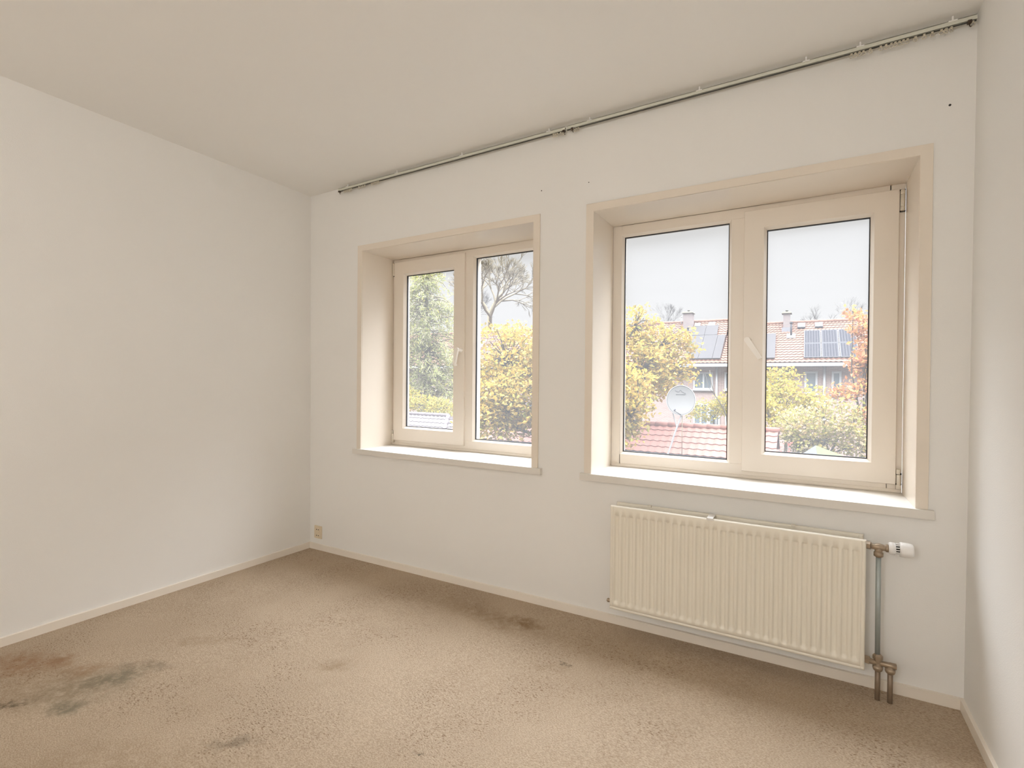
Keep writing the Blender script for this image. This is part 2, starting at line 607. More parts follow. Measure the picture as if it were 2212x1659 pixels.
def window(idx, x0, x1, zt, fixed, sash, sill_nose, handle_side, hdl, label, label_bits):
    zs = 0.7313
    w = thing('window_%d' % idx, label, 'window', ((x0 + x1) / 2, 0.30, zs), kind='structure')
    FX0, FX1, FZ0, FZ1 = fixed
    SX0, SX1, SZ0, SZ1 = sash
    left_sash = SX0 < FX0
    y0, y1 = 0.300, 0.392
    f = MB()
    mx0, mx1 = (SX1 - 0.022, FX0) if left_sash else (FX1, SX0 + 0.022)   # mullion
    # outer frame
    lw = (x0, FX0) if not left_sash else (x0, SX0 + 0.030)
    rw = (SX1 - 0.030, x1) if not left_sash else (FX1, x1)
    f.box(lw[0], lw[1], y0, y1, zs, zt)
    f.box(rw[0], rw[1], y0, y1, zs, zt)
    f.box(lw[1], rw[0], y0, y1, zs, FZ0)
    f.box(lw[1], rw[0], y0, y1, FZ1, zt)
    f.box(mx0, mx1, y0, y1, FZ0, FZ1)
    # stepped ledge along the bottom
    f.box(x0 + 0.001, x1 - 0.001, 0.293, 0.3005, zs + 0.0005, zs + 0.016)
    f.build('frame', M['pvc'], w, bevel=0.0018)
    # fixed pane with bead and gasket
    b = MB()
    bead_ring(b, FX0, FX1, FZ0, FZ1, y0 - 0.0012, 0.322)
    b.build('glazing_bead', M['pvc'], w)
    g = MB()
    g.ring(FX0 + 0.0118, FX1 - 0.0118, FZ0 + 0.0118, FZ1 - 0.0118, [(0.0, 0.3185), (0.004, 0.3185), (0.004, 0.331), (0.0, 0.331)])
    g.build('gasket', M['gasket'], w)
    p = MB()
    p.box(FX0 + 0.010, FX1 - 0.010, 0.3225, 0.3265, FZ0 + 0.010, FZ1 - 0.010)
    p.build('fixed_pane', M['glass'], w)
    # opening sash, standing proud of the frame
    sw = 0.0885
    s = MB()
    s.ring(SX0, SX1, SZ0, SZ1, [(0.0, 0.287), (0.002, 0.285), (sw - 0.001, 0.285), (sw, 0.286), (sw, 0.352), (0.0, 0.352), (0.0, 0.298)])
    so = s.build('sash', M['pvc'], w)
    sb = MB()
    bead_ring(sb, SX0 + sw, SX1 - sw, SZ0 + sw, SZ1 - sw, 0.2862, 0.312)
    sb.build('sash_bead', M['pvc'], so)
    sg = MB()
    e = sw + 0.0118
    sg.ring(SX0 + e, SX1 - e, SZ0 + e, SZ1 - e, [(0.0, 0.3085), (0.004, 0.3085), (0.004, 0.321), (0.0, 0.321)])
    sg.build('sash_gasket', M['gasket'], so)
    sp_ = MB()
    e = sw + 0.010
    sp_.box(SX0 + e, SX1 - e, 0.3125, 0.3165, SZ0 + e, SZ1 - e)
    sp_.build('sash_pane', M['glass'], so)
    # handle: round rose, neck, and a flat lever
    (hx, hz), (ex, ez) = hdl
    h = MB()
    h.lathe((hx, 0.286, hz), (0, -1, 0), [(0, 0.016), (0.006, 0.0155), (0.009, 0.013), (0.012, 0.0115), (0.040, 0.0115)], 20)
    d = Vector((ex - hx, 0, ez - hz)).normalized()
    sd = Vector((d.z, 0, -d.x))
    L_ = math.hypot(ex - hx, ez - hz)
    c0 = Vector((hx, 0.0, hz))
    outline = []
    for k in range(9):
        a = PI * k / 8
        outline.append(c0 + (sd * math.cos(a) - d * math.sin(a)) * 0.013)
    tip = c0 + d * L_
    outline += [tip - sd * 0.0095, tip + sd * 0.0095]
    n = len(outline)
    va = [Vector((p.x, 0.246 + (0.006 if i >= 9 else 0), p.z)) for i, p in enumerate(outline)]
    vb = [Vector((p.x, 0.233 + (0.003 if i >= 9 else 0), p.z)) for i, p in enumerate(outline)]
    h.add(va + vb, [tuple(range(n)), tuple(range(2 * n - 1, n - 1, -1))] + [(i, (i + 1) % n, (i + 1) % n + n, i + n) for i in range(n)])
    # the lever's end turns back towards the glass
    t0, t1 = tip - sd * 0.0095, tip + sd * 0.0095
    t2, t3 = t1 - d * 0.012, t0 - d * 0.012
    h.hexa([(q.x, 0.236, q.z) for q in (t0, t1, t2, t3)], [(q.x, 0.262, q.z) for q in (t0, t1, t2, t3)])
    tag(h.build('handle', M['handle'], so, bevel=0.0015), label_bits)
    # hinges on the outer stile
    hs = MB()
    xh = SX1 + 0.011 if not left_sash else SX0 - 0.009
    hs.lathe((xh, 0.288, SZ1 - 0.095), (0, 0, 1), [(0, 0.0075), (0.002, 0.0085), (0.018, 0.0085), (0.0185, 0.0075), (0.0195, 0.0085), (0.070, 0.0085), (0.0705, 0.0075), (0.0715, 0.0085), (0.088, 0.0085), (0.09, 0.007)], 16)
    hs.build('hinge', M['hinge'], w)
    hb = MB()
    hb.box(xh - 0.010, xh + 0.010, 0.286, 0.3005, zs + 0.017, zs + 0.036)
    hb.lathe((xh, 0.288, zs + 0.034), (0, 0, 1), [(0, 0.006), (0.004, 0.008), (0.045, 0.008), (0.047, 0.006)], 14)
    hb.box(xh - 0.009, xh + 0.004, 0.284, 0.3005, zs + 0.083, zs + 0.105)
    hb.build('hinge', M['hinge'], w, bevel=0.001)
    hd = MB()
    for z in (SZ1 - 0.098, SZ1 - 0.006, zs + 0.0355, zs + 0.080):
        hd.box(xh - 0.011, xh + 0.011, 0.296, 0.3004, z, z + 0.006)
    hd.box(xh - 0.0125, xh - 0.0105, 0.292, 0.3004, SZ1 - 0.1, SZ1)
    hd.build('hinge_gap', M['dark'], w)
    # sill: nose wider than the opening, board running back to the frame
    n0, n1 = sill_nose
    xi0, xi1 = x0 - 0.010, x1 + 0.010
    top = [(n0, -0.026), (n1, -0.026), (n1, 0.0), (xi1, 0.0), (xi1, 0.31), (xi0, 0.31), (xi0, 0.0), (n0, 0.0)]
    sl = MB()
    nn = len(top)
    vt = [(x, y, 0.7313 + (0.0014 if y < 0 else 0)) for x, y in top]
    vbm = [(x, y, 0.6985) for x, y in top]
    sl.add(vt + vbm, [(0, 1, 2, 7), (2, 3, 4, 5, 6, 7), (15, 10, 9, 8), (15, 14, 13, 12, 11, 10)] + [(i, (i + 1) % nn, (i + 1) % nn + nn, i + nn) for i in range(nn)])
    sl.build('window_sill', M['sill'], w)
    return w


window(1, 0.507, 1.820, 2.0743, (1.2115, 1.768, 0.801, 2.0262), (0.5262, 1.1520, 0.7675, 2.0535),
       (0.4457, 1.8831), 'r', ((1.1250, 1.408), (1.1020, 1.302)),
       'smaller left window, its opening sash in the left half', 'ivory handle with its lever hanging down')
window(2, 2.168, 3.4805, 2.0775, (2.2168, 2.7845, 0.8005, 2.0262), (2.8435, 3.4575, 0.7690, 2.0525),
       (2.1108, 3.5362), 'l', ((2.8660, 1.4145), (2.9230, 1.3230)),
       'larger right window above the radiator, its opening sash in the right half', 'ivory handle with its lever turned half way')

# ------------------------------------------------------------------ radiator
rad = thing('radiator', 'cream ribbed panel radiator on the wall below the right window', 'radiator', (2.812, -0.06, 0.105))
RX0, RX1, RZ0, RZ1 = 2.3035, 3.3215, 0.1055, 0.6065


def rib_panel(yf, x0, x1, z0, z1, g0, g1, ng, thick, sgn=-1):
    b = MB()
    pitch = (g1 - g0) / (ng - 1)
    cols = [(x0, 0.006), (x0 + 0.003, 0.0015), (x0 + 0.006, 0.0008), (x0 + 0.0115, 0.0008), (x0 + 0.0125, 0.0022), (x0 + 0.0145, 0.0022), (x0 + 0.0155, 0.0)]
    gr = []
    for i in range(ng):
        c = g0 + i * pitch
        gr += [(c - 0.0140, 0, 0), (c - 0.0115, 0, 0.10), (c - 0.0075, 0, 0.88), (c - 0.0055, 0, 1), (c + 0.0055, 0, 1), (c + 0.0075, 0, 0.88), (c + 0.0115, 0, 0.10), (c + 0.0140, 0, 0)]
    X = [(x, d, 0) for x, d in cols] + gr + [(x1 - (x - x0), d, 0) for x, d in cols[::-1]]
    zr = [(z0, 0.006, 0), (z0 + 0.003, 0.0015, 0), (z0 + 0.006, 0.0008, 0), (z0 + 0.0115, 0.0008, 0), (z0 + 0.0125, 0.0022, 0), (z0 + 0.0145, 0.0022, 0), (z0 + 0.0155, 0.0, 0),
          (z0 + 0.034, 0, 0), (z0 + 0.040, 0, 0.8), (z0 + 0.048, 0, 1), (z1 - 0.050, 0, 1), (z1 - 0.045, 0, 0.85), (z1 - 0.040, 0, 0),
          (z1 - 0.006, 0.0008, 0), (z1 - 0.003, 0.0015, 0), (z1, 0.006, 0)]
    nx_, nz_ = len(X), len(zr)
    DEP = 0.0095
    vs = []
    for (z, dz, gz) in zr:
        for (x, dx, gx) in X:
            d = max(dx, dz) + DEP * gx * gz
            vs.append((x, yf - sgn * d, z))
    fs = [(j * nx_ + i, j * nx_ + i + 1, (j + 1) * nx_ + i + 1, (j + 1) * nx_ + i) for j in range(nz_ - 1) for i in range(nx_ - 1)]
    b.add(vs, fs, True)
    # rim and back
    yb = yf - sgn * thick
    edge = [(x, z0) for x, _, _ in X] + [(x1, z) for z, _, _ in zr[1:]] + [(x, z1) for x, _, _ in X[::-1][1:]] + [(x0, z) for z, _, _ in zr[::-1][1:-1]]
    ye = yf - sgn * 0.006
    n = len(edge)
    b.add([(x, ye, z) for x, z in edge] + [(x, yb, z) for x, z in edge], [(i, (i + 1) % n, (i + 1) % n + n, i + n) for i in range(n)] + [tuple(range(n, 2 * n))])
    return b


rib_panel(-0.103, RX0, RX1, RZ0, RZ1, 2.337, 3.289, 29, 0.018).build('front_panel', M['rad'], rad)
rib_panel(-0.030, RX0 + 0.007, RX1 - 0.003, RZ0, RZ1 + 0.003, 2.343, 3.287, 29, 0.014).build('back_panel', M['rad'], rad)
cv = MB()
for k in range(90):
    x = 2.33 + k * 0.0107
    cv.box(x, x + 0.0012, -0.085, -0.044, 0.14, 0.565)
cv.build('convector_fins', M['rad'], rad)
for z in (0.130, 0.580):
    for x in (RX0 + 0.028, RX1 - 0.028):
        MB().tube([(x, -0.086, z), (x, -0.042, z)], 0.016, 14).build('header_tube', M['rad'], rad)
cp = MB()
for x, w_ in ((2.758, 0.026),):
    cp.box(x - w_ / 2, x + w_ / 2, -0.104, -0.028, 0.6085, 0.6125)
    cp.box(x - w_ / 2, x + w_ / 2, -0.1065, -0.103, 0.602, 0.6125)
tag(cp.build('clip', M['white'], rad, bevel=0.001), 'small white clip')
for x in (2.475, 3.075):
    MB().box(x - 0.008, x + 0.008, -0.040, -0.026, 0.606, 0.6155).build('bracket_lug', M['rad'], rad, bevel=0.001)
for x in (2.47, 3.15):
    MB().box(x - 0.02, x + 0.02, -0.030, -0.001, 0.16, 0.56).build('wall_bracket', M['rad'], rad)
pg = MB()
pg.lathe((RX0 + 0.006, -0.066, 0.130), (-1, 0, 0), [(0, 0.013), (0.012, 0.013), (0.013, 0.010), (0.026, 0.010), (0.027, 0.006), (0.030, 0.006)], 8, False)
pg.build('blanking_plug', M['brass'], rad)

# ------------------------------------------------------------------ pipework with thermostatic valve
YP = -0.088
pw = thing('radiator_pipework', 'pipes and thermostatic valve at the right end of the radiator', 'radiator pipes', (3.362, YP, 0.0))
up = MB()
up.tube([(3.3620, YP, 0.172), (3.3610, YP, 0.562)], 0.0085, 16)
tag(up.build('riser_pipe', M['pipe'], pw), 'grey steel riser pipe')
for x in (3.3635, 3.4020):
    lp = MB()
    lp.tube([(x, YP, -0.02), (x, YP, 0.13)], 0.0088, 16)
    tag(lp.build('floor_pipe', M['brownpipe'], pw), 'brown pipe going down into the carpet')
tv = MB()
tv.lathe((3.3225, -0.075, 0.584), (1, -0.25, 0), [(0.000, 0.010), (0.001, 0.0150), (0.0155, 0.0150), (0.0165, 0.010), (0.022, 0.010)], 6, False)
tv.lathe((3.338, YP, 0.585), (1, 0, 0), [(0, 0.0095), (0.010, 0.0105), (0.016, 0.0135), (0.030, 0.0135), (0.038, 0.0115), (0.044, 0.0115), (0.045, 0.0145), (0.053, 0.0145), (0.054, 0.010)], 16)
tv.lathe((3.3610, YP, 0.583), (0, 0, -1), [(0, 0.0135), (0.014, 0.0125), (0.017, 0.0105), (0.018, 0.0155), (0.032, 0.0155), (0.033, 0.010), (0.036, 0.010)], 16)
tvo = tv.build('valve_body', M['brass'], pw)
th = MB()
th.lathe((3.391, YP, 0.5865), (1, 0, 0.02), [(0, 0.012), (0.001, 0.021), (0.006, 0.0235), (0.016, 0.0235), (0.0165, 0.0225), (0.0175, 0.0235), (0.021, 0.0225), (0.022, 0.014)], 28)
tag(th.build('valve_collar', M['white'], pw), 'white collar')
kn = MB()
kc = Vector((3.424, YP, 0.5875))
prof = [(0, 0.0235), (0.002, 0.0262), (0.006, 0.0268), (0.030, 0.0258), (0.038, 0.0240), (0.042, 0.0205), (0.043, 0.0)]
ax = Vector((1, 0, 0.02)).normalized()
nn = 48
vs = []
for d, r in prof:
    for k in range(nn):
        a = 2 * PI * k / nn
        rr = r * (1 + (0.022 if k % 3 == 0 and 0.001 < d < 0.037 else 0))
        vs.append(kc + ax * d + Vector((0, math.cos(a) * rr, math.sin(a) * rr)))
fs = [(i * nn + k, i * nn + (k + 1) % nn, (i + 1) * nn + (k + 1) % nn, (i + 1) * nn + k) for i in range(len(prof) - 1) for k in range(nn)]
kn.add(vs, fs, True)
kn.add(vs[:nn], [tuple(range(nn))])
ko = tag(kn.build('thermostat_knob', M['white'], pw), 'white ribbed thermostat knob')
sl = MB()
sl.lathe((3.411, YP, 0.587), (1, 0, 0.02), [(0, 0.0150), (0.014, 0.0150)], 20)
tag(sl.build('knob_core', M['dark'], ko), 'black core seen through the slots')
sr = MB()
for k in range(14):
    a = 2 * PI * k / 14
    c = Vector((3.409, YP + math.cos(a) * 0.020, 0.587 + math.sin(a) * 0.020))
    sr.tube([c, c + Vector((0.018, 0, 0.0004))], 0.0021, 6)
sr.build('knob_ribs', M['white'], ko)
hv = MB()
hv.lathe((3.3225, -0.078, 0.1425), (1, -0.2, 0), [(0, 0.0155), (0.016, 0.0155), (0.017, 0.010), (0.02, 0.010)], 6, False)
hv.lathe((3.336, YP, 0.1435), (1, 0, 0), [(0, 0.0098), (0.060, 0.0098), (0.066, 0.0112), (0.084, 0.0112), (0.085, 0.0085)], 16)
hv.lathe((3.3632, YP, 0.1435), (0, 0, 1), [(-0.012, 0.012), (0.012, 0.012), (0.014, 0.0165), (0.028, 0.0165), (0.030, 0.0145), (0.034, 0.010)], 6, False)
for x in (3.3635, 3.4020):
    hv.lathe((x, YP, 0.1435), (0, 0, -1), [(0, 0.0105), (0.010, 0.0115), (0.012, 0.0165), (0.020, 0.0170), (0.027, 0.0150), (0.032, 0.0095)], 14)
tag(hv.build('twin_valve', M['brass'], pw), 'dull brass twin valve joining the two floor pipes')

# ------------------------------------------------------------------ fill lamp added unseen behind the viewer to brighten the room
LAMP = Vector((2.30, -4.30, 1.85))
pend = thing('fill_lamp', 'round fill lamp added unseen behind the viewer to brighten the room', 'lamp', (LAMP.x, LAMP.y, 2.59))
em = bpy.data.materials.new('fill_lamp_glow')
em.use_nodes = True
pb = em.node_tree.nodes['Principled BSDF']
pb.inputs['Base Color'].default_value = (0.8, 0.78, 0.72, 1)
pb.inputs['Emission Color'].default_value = LAMP_COLOUR
pb.inputs['Emission Strength'].default_value = LAMP_POWER
gp = []
for k in range(13):
    a = -PI / 2 + PI * k / 12
    gp.append((0.20 * math.sin(a), max(0.20 * math.cos(a), 0.0004)))
MB().lathe(LAMP, (0, 0, 1), gp, 32).build('fill_lamp_globe', em, pend)
MB().tube([LAMP + Vector((0, 0, 0.20)), (LAMP.x, LAMP.y, 2.56)], 0.003, 8).build('cord', M['white'], pend)
MB().lathe((LAMP.x, LAMP.y, 2.592), (0, 0, -1), [(0, 0.05), (0.02, 0.045), (0.03, 0.01)], 20).build('ceiling_rose', M['white'], pend)

# ------------------------------------------------------------------ wall socket
so_ = thing('wall_socket', 'ivory double wall socket just above the baseboard in the far corner', 'socket', (0.078, 0.0, 0.095))
pl = MB()
pl.box(0.042, 0.117, -0.010, 0.0, 0.052, 0.1425)
pl.build('cover_plate', M['ivory'], so_, bevel=0.003)
for z in (0.1165, 0.0735):
    so2 = MB()
    c = (0.079, -0.0102, z)
    vs, fs = [], []
    n = 24
    for r, y in ((0.0205, -0.0112), (0.0195, -0.0125), (0.0180, -0.0125), (0.0165, -0.004)):
        for k in range(n):
            a = 2 * PI * k / n
            vs.append((0.079 + r * math.cos(a), y, z + r * math.sin(a)))
    fs = [(i * n + k, i * n + (k + 1) % n, (i + 1) * n + (k + 1) % n, (i + 1) * n + k) for i in range(3) for k in range(n)] + [tuple(range(3 * n, 4 * n))]
    so2.add(vs, fs)
    s_o = so2.build('outlet', M['ivory'], so_)
    ho = MB()
    for dx in (-0.0095, 0.0095):
        ho.lathe((0.079 + dx, -0.0128, z), (0, 1, 0), [(0, 0.0032), (0.006, 0.0032)], 10)
    ho.build('pin_hole', M['dark'], s_o)

# ------------------------------------------------------------------ curtain rails and gliders
YR = -0.030
RB = lambda x: lerp(2.5035, 2.5230, (x - 0.30) / 3.33)      # underside of the rail


def rail(name, x0, x1, label, clips, stops):
    r = thing(name, label, 'curtain rail', (x0, YR, RB(x0)), group='curtain rails along the window wall')
    b = MB()
    h, hw = 0.0185, 0.0075
    A, B = (x0, RB(x0)), (x1, RB(x1))
    # an inverted U: back web, front web and top
    for (ya, yb, za, zb) in ((YR - hw, YR - hw + 0.002, 0, h), (YR + hw - 0.002, YR + hw, 0, h), (YR - hw, YR + hw, h - 0.002, h),
                             (YR - hw, YR - 0.003, 0, 0.0018), (YR + 0.003, YR + hw, 0, 0.0018)):
        b.hexa([(A[0], ya, A[1] + za), (A[0], yb, A[1] + za), (A[0], yb, A[1] + zb), (A[0], ya, A[1] + zb)],
               [(B[0], ya, B[1] + za), (B[0], yb, B[1] + za), (B[0], yb, B[1] + zb), (B[0], ya, B[1] + zb)])
    b.build('track', M['rail'], r)
    sl_ = MB()
    sl_.hexa([(A[0], YR - 0.0040, A[1] - 0.0004), (A[0], YR + 0.0040, A[1] - 0.0004), (A[0], YR + 0.0040, A[1] + 0.0004), (A[0], YR - 0.0040, A[1] + 0.0004)],
             [(B[0], YR - 0.0040, B[1] - 0.0004), (B[0], YR + 0.0040, B[1] - 0.0004), (B[0], YR + 0.0040, B[1] + 0.0004), (B[0], YR - 0.0040, B[1] + 0.0004)])
    tag(sl_.build('groove', M['dark'], r), 'dark groove along the underside')
    for x in clips:
        c = MB()
        z = RB(x) + h
        c.box(x - 0.013, x + 0.013, YR - hw - 0.0012, YR + hw, z - 0.0035, z + 0.0015)
        c.box(x - 0.003, x + 0.003, YR - 0.002, YR + 0.004, z + 0.001, ZT(x))
        c.build('mounting_clip', M['white'], r, bevel=0.0006)
    for x in stops:
        c = MB()
        z = RB(x)
        c.box(x - 0.006, x + 0.006, YR - 0.009, YR + 0.006, z - 0.006, z + 0.004)
        c.tube([(x, YR, z - 0.004), (x + 0.001, YR, z - 0.014), (x + 0.004, YR, z - 0.018), (x + 0.007, YR, z - 0.015)], 0.0018, 6)
        tag(c.build('end_stop', M['brown'], r), 'dark brown end stop with a hook')
    return r


JOIN = 2.0150
rail('curtain_rail', 0.3050, JOIN, 'grey curtain rail on the ceiling above the smaller left window', (0.39, 0.84, 1.35, 1.92), (0.312, JOIN - 0.008))
rail('curtain_rail', JOIN + 0.010, 3.632, 'grey curtain rail on the ceiling above the right window', (2.15, 2.68, 3.10, 3.285, 3.565), (JOIN + 0.040, 3.612))


def glider_mesh():
    b = MB()
    b.box(-0.0035, 0.0035, -0.004, 0.004, -0.004, 0.0005)
    pts = []
    n, k2 = 14, 6
    R, r = 0.0062, 0.0014
    vs, fs = [], []
    for i in range(n):
        a = 2 * PI * i / n
        for j in range(k2):
            c = 2 * PI * j / k2
            vs.append(((R + r * math.cos(c)) * math.cos(a), r * math.sin(c), -0.0105 + (R + r * math.cos(c)) * math.sin(a)))
    for i in range(n):
        for j in range(k2):
            fs.append((i * k2 + j, ((i + 1) % n) * k2 + j, ((i + 1) % n) * k2 + (j + 1) % k2, i * k2 + (j + 1) % k2))
    b.add(vs, fs, True)
    return b


def px_to_x(u):     # ray through image column u meets the rail's line
    a = (u - 1106.0) / 1086.78
    # (x - 3.1092, YR + 2.4459): solve horizontal ray
    dx, dy = -0.5024 + 0.8645 * a, 0.8646 + 0.5025 * a
    return 3.1092 + (YR + 2.4459) * dx / dy


g0 = None
first_x = None
spread = [(u, 'far') for u in (741, 744, 747, 750, 753, 756)] + [(u, 'farb') for u in (773, 777, 781, 785)] + [(u, 'farc') for u in (800, 803, 806, 809, 812, 815)]
spread += [(u, 'mid') for u in (1191, 1195, 1199, 1206, 1211)] + [(u, 'mid2') for u in (1234, 1239, 1244)]
spread += [(u, 'r1') for u in (1829, 1838.5, 1847, 1855)] + [(1870, 'r2')] + [(u, 'r3') for u in (1892, 1904, 1915.5, 1924, 1932.5, 1941, 1949)]
spread += [(1966, 'r4'), (1985, 'r5'), (2002, 'r6')] + [(u, 'r7') for u in (2022, 2031.5, 2043)] + [(2089.5, 'r8')]
GL = {'far': 'tiny ring glider in the bunch at the far left end of the rail', 'farb': 'tiny ring glider in the second bunch of four from the far left rail end',
      'farc': 'tiny ring glider in the third bunch from the far left rail end', 'mid': 'tiny ring glider bunched left of the joint between the two rails',
      'mid2': 'tiny ring glider bunched right of the joint between the two rails', 'r1': 'clear ring glider in the leftmost bunch of four on the right rail',
      'r2': 'single clear ring glider between the bunch of four and the longer bunch', 'r3': 'clear ring glider in the longer loose bunch on the right rail',
      'r4': 'first lone ring glider to the right of the longer bunch on the right rail', 'r5': 'middle one of three lone ring gliders right of the longer bunch',
      'r6': 'third lone ring glider, just left of the last bunch of three', 'r7': 'clear ring glider in the last bunch of three near the right wall',
      'r8': 'single ring glider beside the brown end stop at the right wall'}
GG = {'far': 'gliders bunched at the far left end', 'farb': 'gliders in the second bunch from the left', 'farc': 'gliders in the third bunch from the left', 'mid': 'gliders left of the rail joint',
      'mid2': 'gliders right of the rail joint', 'r1': 'gliders in the bunch of four', 'r3': 'gliders in the longer bunch', 'r7': 'gliders in the last bunch of three'}
proto = None
for u, key in spread:
    x = px_to_x(u)
    if proto is None:
        proto = glider_mesh().build('curtain_glider', M['glider'])
        g = proto
    else:
        g = proto.copy()
        COL.objects.link(g)
    g.location = (x, YR, RB(x) - 0.0012)
    g.rotation_euler = (0, 0, ((u * 7.3) % 1.0 - 0.5) * 1.2)
    if 'group' in g:
        del g['group']
    tag(g, GL[key], 'curtain glider', GG.get(key, 'lone gliders on the right rail'))


# ================================================================== outside
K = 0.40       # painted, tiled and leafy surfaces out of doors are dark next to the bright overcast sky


def ext_mat(name, col, var=0.15, scale=6.0, rough=0.8, spec=0.2):
    return mat(name, col, rough, spec=spec, noise=var, nscale=scale)


def brick_mat(name, c1, c2, mortar, sc=1.0):
    m = bpy.data.materials.new(name)
    m.use_nodes = True
    t = m.node_tree
    b = t.nodes['Principled BSDF']
    b.inputs['Roughness'].default_value = 0.9
    b.inputs['Specular IOR Level'].default_value = 0.1
    c = N(t, 'ShaderNodeTexCoord')
    mp_ = N(t, 'ShaderNodeMapping')
    mp_.inputs['Rotation'].default_value = (PI / 2, 0, 0)
    t.links.new(c.outputs['Object'], mp_.inputs[0])
    k = N(t, 'ShaderNodeTexBrick')
    k.inputs['Color1'].default_value = c1
    k.inputs['Color2'].default_value = c2
    k.inputs['Mortar'].default_value = mortar
    k.inputs['Scale'].default_value = sc
    k.inputs['Brick Width'].default_value = 0.22
    k.inputs['Row Height'].default_value = 0.065
    k.inputs['Mortar Size'].default_value = 0.008
    t.links.new(mp_.outputs[0], k.inputs['Vector'])
    t.links.new(k.outputs['Color'], b.inputs['Base Color'])
    return m


def leaf_mat(name, stops, trans=0.35):
    """per-leaf colour taken from a palette by the leaf's own random value"""
    m = bpy.data.materials.new(name)
    m.use_nodes = True
    t = m.node_tree
    t.nodes.clear()
    a = N(t, 'ShaderNodeAttribute', attribute_name='tint')
    r = N(t, 'ShaderNodeValToRGB')
    r.color_ramp.interpolation = 'LINEAR'
    el = r.color_ramp.elements
    while len(el) > 1:
        el.remove(el[-1])
    el[0].position, el[0].color = stops[0]
    for p, c in stops[1:]:
        e = el.new(p)
        e.color = c
    t.links.new(a.outputs['Fac'], r.inputs[0])
    d = N(t, 'ShaderNodeBsdfDiffuse')
    tl = N(t, 'ShaderNodeBsdfTranslucent')
    t.links.new(r.outputs[0], d.inputs[0])
    t.links.new(r.outputs[0], tl.inputs[0])
    mx = N(t, 'ShaderNodeMixShader')
    mx.inputs[0].default_value = trans
    t.links.new(d.outputs[0], mx.inputs[1])
    t.links.new(tl.outputs[0], mx.inputs[2])
    o = N(t, 'ShaderNodeOutputMaterial')
    t.links.new(mx.outputs[0], o.inputs[0])
    return m


X = {}
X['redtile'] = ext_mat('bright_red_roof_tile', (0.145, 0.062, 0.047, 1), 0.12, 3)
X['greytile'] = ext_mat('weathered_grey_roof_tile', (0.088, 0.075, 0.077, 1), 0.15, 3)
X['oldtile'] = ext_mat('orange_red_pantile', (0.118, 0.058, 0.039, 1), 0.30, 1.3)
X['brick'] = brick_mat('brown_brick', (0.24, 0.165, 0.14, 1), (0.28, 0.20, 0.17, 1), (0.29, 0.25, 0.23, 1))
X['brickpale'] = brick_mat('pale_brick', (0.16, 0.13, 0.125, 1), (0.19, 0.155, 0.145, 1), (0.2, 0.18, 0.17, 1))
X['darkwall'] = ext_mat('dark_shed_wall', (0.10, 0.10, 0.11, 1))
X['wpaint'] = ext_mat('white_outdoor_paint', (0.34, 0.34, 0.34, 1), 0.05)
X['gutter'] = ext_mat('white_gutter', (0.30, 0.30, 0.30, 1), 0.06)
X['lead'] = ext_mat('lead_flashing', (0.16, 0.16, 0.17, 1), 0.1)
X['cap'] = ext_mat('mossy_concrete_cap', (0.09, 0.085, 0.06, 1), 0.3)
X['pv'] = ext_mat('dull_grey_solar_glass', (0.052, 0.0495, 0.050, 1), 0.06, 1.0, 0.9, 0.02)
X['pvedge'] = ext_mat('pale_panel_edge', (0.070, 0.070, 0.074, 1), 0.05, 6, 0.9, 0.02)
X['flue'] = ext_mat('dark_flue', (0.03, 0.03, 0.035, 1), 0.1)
X['pane'] = mat('dark_house_glass', (0.10, 0.12, 0.13, 1), 0.15, spec=0.5)
X['skyl'] = ext_mat('pale_skylight_glass', (0.10, 0.105, 0.11, 1), 0.05, 1, 0.3)
X['dish'] = ext_mat('off_white_dish', (0.155, 0.152, 0.145, 1), 0.04)
X['mast'] = ext_mat('white_mast', (0.27, 0.265, 0.26, 1), 0.05)
X['ink'] = ext_mat('grey_print', (0.07, 0.07, 0.075, 1), 0.0)
X['bark'] = ext_mat('grey_brown_bark', (0.060, 0.050, 0.036, 1), 0.3, 4)
X['palebark'] = ext_mat('ivy_pale_bark', (0.13, 0.108, 0.070, 1), 0.25, 2)
X['twig'] = ext_mat('pale_grey_twig', (0.115, 0.108, 0.10, 1), 0.1, 2)
X['lawn'] = ext_mat('garden_ground', (0.040, 0.038, 0.032, 1), 0.4, 2)
X['felt'] = ext_mat('grey_weathered_board', (0.20, 0.205, 0.20, 1), 0.15, 3)
X['roofgrey'] = ext_mat('grey_roof_felt', (0.048, 0.049, 0.047, 1), 0.15, 5)
X['moss'] = ext_mat('mossy_green_roof', (0.036, 0.044, 0.014, 1), 0.5, 6)


def pv_cells():
    m = mat('striped_solar_cells', (0.03, 0.033, 0.045, 1), 0.9, spec=0.02)
    t = m.node_tree
    c = N(t, 'ShaderNodeTexCoord')
    w = N(t, 'ShaderNodeTexWave', wave_type='BANDS', bands_direction='X')
    w.inputs['Scale'].default_value = 2.35
    w.inputs['Distortion'].default_value = 0
    t.links.new(c.outputs['Object'], w.inputs['Vector'])
    r = N(t, 'ShaderNodeValToRGB')
    r.color_ramp.elements[0].color = (0.017, 0.018, 0.022, 1)
    r.color_ramp.elements[1].color = (0.038, 0.037, 0.041, 1)
    t.links.new(w.outputs['Fac'], r.inputs[0])
    t.links.new(r.outputs[0], t.nodes['Principled BSDF'].inputs['Base Color'])
    return m


X['cells'] = pv_cells()

GROUND = -2.75
g = MB()
g.box(-90, 70, 0.6, 140, GROUND - 0.3, GROUND)
tag(g.build('ground', X['lawn']), 'garden ground below, behind the window, mostly hidden', 'ground', kind='structure')


